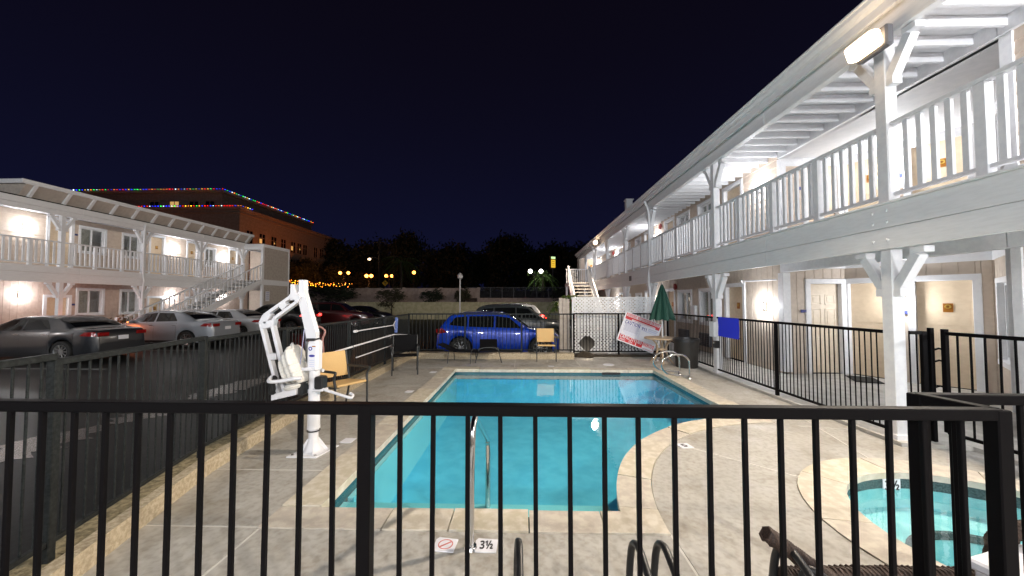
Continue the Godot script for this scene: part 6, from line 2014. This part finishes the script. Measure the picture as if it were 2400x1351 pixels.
func beyond() -> void:
	var crowns := []
	for k in 4:
		crowns.append(leaf_crown(100 + k, 80, 90, Vector3(1, 1, 1), 0.08))
	var small := leaf_crown(200, 22, 60, Vector3(1, 1, 1), 0.10)
	var g := "dark trees beyond the street"
	var list := [["broad dark tree farthest left beyond the street, right of the office", -47.0, 95.0, 14.5, 6.5], ["dark tree just right of the tall utility pole", -40.5, 100.0, 15.0, 6.5], ["tall dome-shaped tree, highest at the left of the skyline", -31.0, 98.0, 17.0, 5.2], ["dark tree stepping down right of the tall dome-shaped tree", -23.5, 102.0, 14.0, 6.0], ["broad dark tree above the white lot lamp post", -16.5, 100.0, 14.2, 6.5], ["low dark tree in the dip of the skyline", -9.8, 104.0, 12.5, 5.0], ["large round tree, highest in the middle of the skyline", -4.0, 98.0, 16.2, 6.5], ["dark tree behind the lit fan palm", 4.0, 100.0, 13.5, 6.0], ["dark tree behind the yellow pole sign", 10.5, 98.0, 14.0, 6.5], ["dark tree half hidden by the far end of the right wing", 18.0, 96.0, 14.0, 7.0]]
	for i in list.size():
		var t: Array = list[i]
		tree("dark_tree", t[0], at(t[1], 2.9, t[2]), t[3], crowns[i % 4], Vector3(t[4], t[3] * 0.47, t[4]), mats.leaf_dark, g)
	for i in 4:
		tree("street_tree", ["bushy street tree against the office wall, farthest left", "bushy street tree under the middle office windows", "bushy street tree before the office corner", "small tree beside the double globe lamp"][i], at([-50.5, -46.5, -42.0, -37.0][i], 2.9, [76.0, 78.0, 82.0, 86.0][i]), [7.5, 7.8, 7.0, 5.5][i], crowns[(i + 1) % 4], Vector3(2.9, [7.5, 7.8, 7.0, 5.5][i] * 0.42, 2.9), mats.leaf_dark, "street trees before the office")
	palm("fan palm lit green by the twin white lamps", at(2.6, 1.5, 47), 3.4, 2.0, 11)
	palm("tall dim palm left of the lot lamp post", at(-15.2, 1.5, 46), 5.2, 2.4, 12)
	bush("wide dark shrub on the bank above the dark red SUV", at(-20.8, 1.45, 40.5), small, Vector3(3.0, 1.1, 1.0), mats.leaf_dark)
	bush("round dark shrub on the bank left of the lot lamp post", at(-10.0, 1.45, 41.2), small, Vector3(1.5, 0.8, 0.9), mats.leaf_dark)
	bush("thin leafless brown shrub on the bank behind the slate SUV", at(-7.0 + 0.4, 1.45, 41.5), small, Vector3(1.0, 0.9, 0.8), mats.leaf_brown)
	bush("grey twiggy shrub rising above the white SUV", at(-7.0 + 0.0 + 0.2, 1.45, 40.0), small, Vector3(0.6, 0.7, 0.6), mats.leaf_brown)
	bush("dark shrub at the right end of the bank", at(4.6, 1.45, 41.0), small, Vector3(1.4, 0.9, 0.9), mats.leaf_dark)
	tree("bare_tree", "small twiggy tree with a forked trunk before the olive wall", at(-13.3, -0.2, 37.3), 3.1, small, Vector3(1.7, 0.85, 1.0), mats.leaf_brown, "")
	var b := bush("small shrub glowing with orange lights beside the left wing", at(-16.75, -0.2, 14.85), small, Vector3(0.75, 0.62, 0.5), mats.leaf_brown)
	var ball := lathe_mesh([[0.0, -0.03], [0.03, 0.0], [0.0, 0.03]], 8)
	rng.seed = 9
	for k in 22:
		put("bulb", b, ball, mats.bulb_amber, Transform3D(Basis(), Vector3(rng.randf_range(-0.6, 0.75), rng.randf_range(0.35, 1.1), rng.randf_range(0.0, 0.5))))
	lamp(b, "lamp_light", Vector3(0.1, 0.9, 0.6), Color(1.0, 0.45, 0.15), 0.55, 0.2)
	var so := Color(1.0, 0.64, 0.38)
	street_lamp("double globe street lamp at the office corner", at(-34.3, 2.9, 70), 3.9, [-0.7, 0.9], mats.lamp_sodium, so, 75.0, 0.3)
	street_lamp("twin orange street lamp left of the utility pole", at(-31.5, 2.9, 75), 3.6, [-0.5, 0.5], mats.lamp_sodium, so, 14.0, 0.36)
	street_lamp("twin orange street lamp above the yellow diamond sign", at(-27.3, 2.9, 75), 3.6, [-0.6, 0.6], mats.lamp_sodium, so, 14.0, 0.34)
	street_lamp("single orange street lamp beside the tall palm", at(-20.7, 2.9, 70), 3.9, [0.0], mats.lamp_sodium, so, 14.0, 0.34)
	street_lamp("twin white street lamp over the fan palm", at(1.5, 2.9, 45.6), 2.2, [-0.5, 0.82], mats.lamp_white, Color(0.95, 1.0, 0.92), 18.0, 0.27)
	street_lamp("street lamp hidden behind the left wing, lighting the office front", at(-66, 2.9, 50), 5.0, [0.0], mats.lamp_sodium, Color(1, 0.56, 0.36), 80.0, 0.35)
	var p := thing("utility_pole", "tall wooden utility pole with a cross arm and one street lamp", "pole", at(-24.3, 2.9, 62))
	put("pole", p, tube_mesh([Vector3(0, 0, 0), Vector3(0, 9.5, 0)], [0.17, 0.12], 10), mats.bark)
	bx("cross_arm", p, mats.bark, Vector3(0, 8.8, 0), Vector3(2.4, 0.14, 0.12))
	put("lamp_arm", p, tube_mesh([Vector3(0, 6.0, 0), Vector3(-1.0, 6.2, 0), Vector3(-1.6, 6.1, 0)], 0.04, 6), mats.grille_grey)
	put("lamp_globe", p, lathe_mesh([[0.0, -0.2], [0.2, -0.12], [0.25, 0.0], [0.1, 0.12], [0.0, 0.14]], 14), mats.lamp_warm, Transform3D(Basis(), Vector3(-1.7, 5.95, 0)))
	lamp(p, "lamp_light", Vector3(-1.7, 5.95, 0), Color(1, 0.8, 0.6), 10.0, 0.2, 60.0)
	p = thing("utility_pole", "thinner wooden pole right of the tall utility pole", "pole", at(-22.5, 2.9, 64))
	put("pole", p, tube_mesh([Vector3(0, 0, 0), Vector3(0, 7.0, 0)], [0.14, 0.10], 10), mats.bark)
	bx("cross_arm", p, mats.bark, Vector3(0, 6.6, 0), Vector3(1.6, 0.12, 0.1))
	p = thing("traffic_sign", "yellow diamond traffic sign above the pinkish wall", "sign", at(-19.1, 2.9, 51.0))
	put("post", p, tube_mesh([Vector3(0, 0, 0), Vector3(0, 1.7, 0)], 0.03, 6), mats.grille_grey)
	bx("diamond", p, plain("sign_yellow", Color(0.75, 0.42, 0.02), 0.4), Vector3(0, 1.3, 0.04), Vector3(0.62, 0.62, 0.02), Basis(Vector3(0, 0, 1), PI / 4))
	bx("symbol", p, mats.dark_plastic, Vector3(0, 1.25, 0.055), Vector3(0.08, 0.35, 0.01))
	bx("symbol", p, mats.dark_plastic, Vector3(0.07, 1.4, 0.055), Vector3(0.2, 0.08, 0.01))
	p = thing("pole_sign", "lit yellow sign high on a pole above the stair landing", "sign", at(4.95, 2.9, 60))
	put("pole", p, tube_mesh([Vector3(0, 0, 0), Vector3(0, 6.2, 0)], 0.09, 8), mats.grille_grey)
	bx("sign_case", p, mats.dark_plastic, Vector3(0, 5.1, 0), Vector3(0.95, 2.0, 0.3), Basis(UPV, 0.5))
	bx("sign_face", p, mats.sign_glow_yellow, Basis(UPV, 0.5) * Vector3(0, 4.85, 0.16), Vector3(0.8, 1.3, 0.02), Basis(UPV, 0.5))
	bx("sign_face", p, mats.sign_glow_pale, Basis(UPV, 0.5) * Vector3(0, 5.8, 0.16), Vector3(0.8, 0.35, 0.02), Basis(UPV, 0.5))
	for k in 3:
		bx("sign_bar", p, mats.dark_plastic, Basis(UPV, 0.5) * Vector3(0, 5.2 - k * 0.36, 0.175), Vector3(0.5, 0.06, 0.01), Basis(UPV, 0.5))

func _ready() -> void:
	rng.seed = 7
	var cam := Camera3D.new()
	cam.name = "camera"
	cam.position = Vector3(0, 1.7, 0)
	cam.rotation_degrees = Vector3(2.0148, 1.5856, 0)
	cam.fov = 75.846
	cam.near = 0.05
	cam.far = 1200.0
	add_child(cam)
	cam.current = true
	var we := WorldEnvironment.new()
	we.name = "world_environment"
	var env := Environment.new()
	env.background_mode = Environment.BG_SKY
	var sky := Sky.new()
	var sm := ProceduralSkyMaterial.new()
	sm.sky_top_color = Color8(7, 5, 12)
	sm.sky_horizon_color = Color8(13, 16, 41)
	sm.sky_curve = 0.22
	sm.ground_horizon_color = Color8(17, 20, 52)
	sm.ground_bottom_color = Color8(9, 8, 12)
	sky.sky_material = sm
	env.sky = sky
	env.tonemap_mode = Environment.TONE_MAPPER_LINEAR
	env.tonemap_exposure = 1.42
	env.sdfgi_enabled = true
	env.ssao_enabled = true
	env.ssil_enabled = true
	we.environment = env
	add_child(we)
	make_materials()
	lot_and_street()
	pool_court()
	right_wing()
	left_wing()
	added_front_wing()
	office()
	fences()
	cars()
	beyond()
	lift()
	furniture()
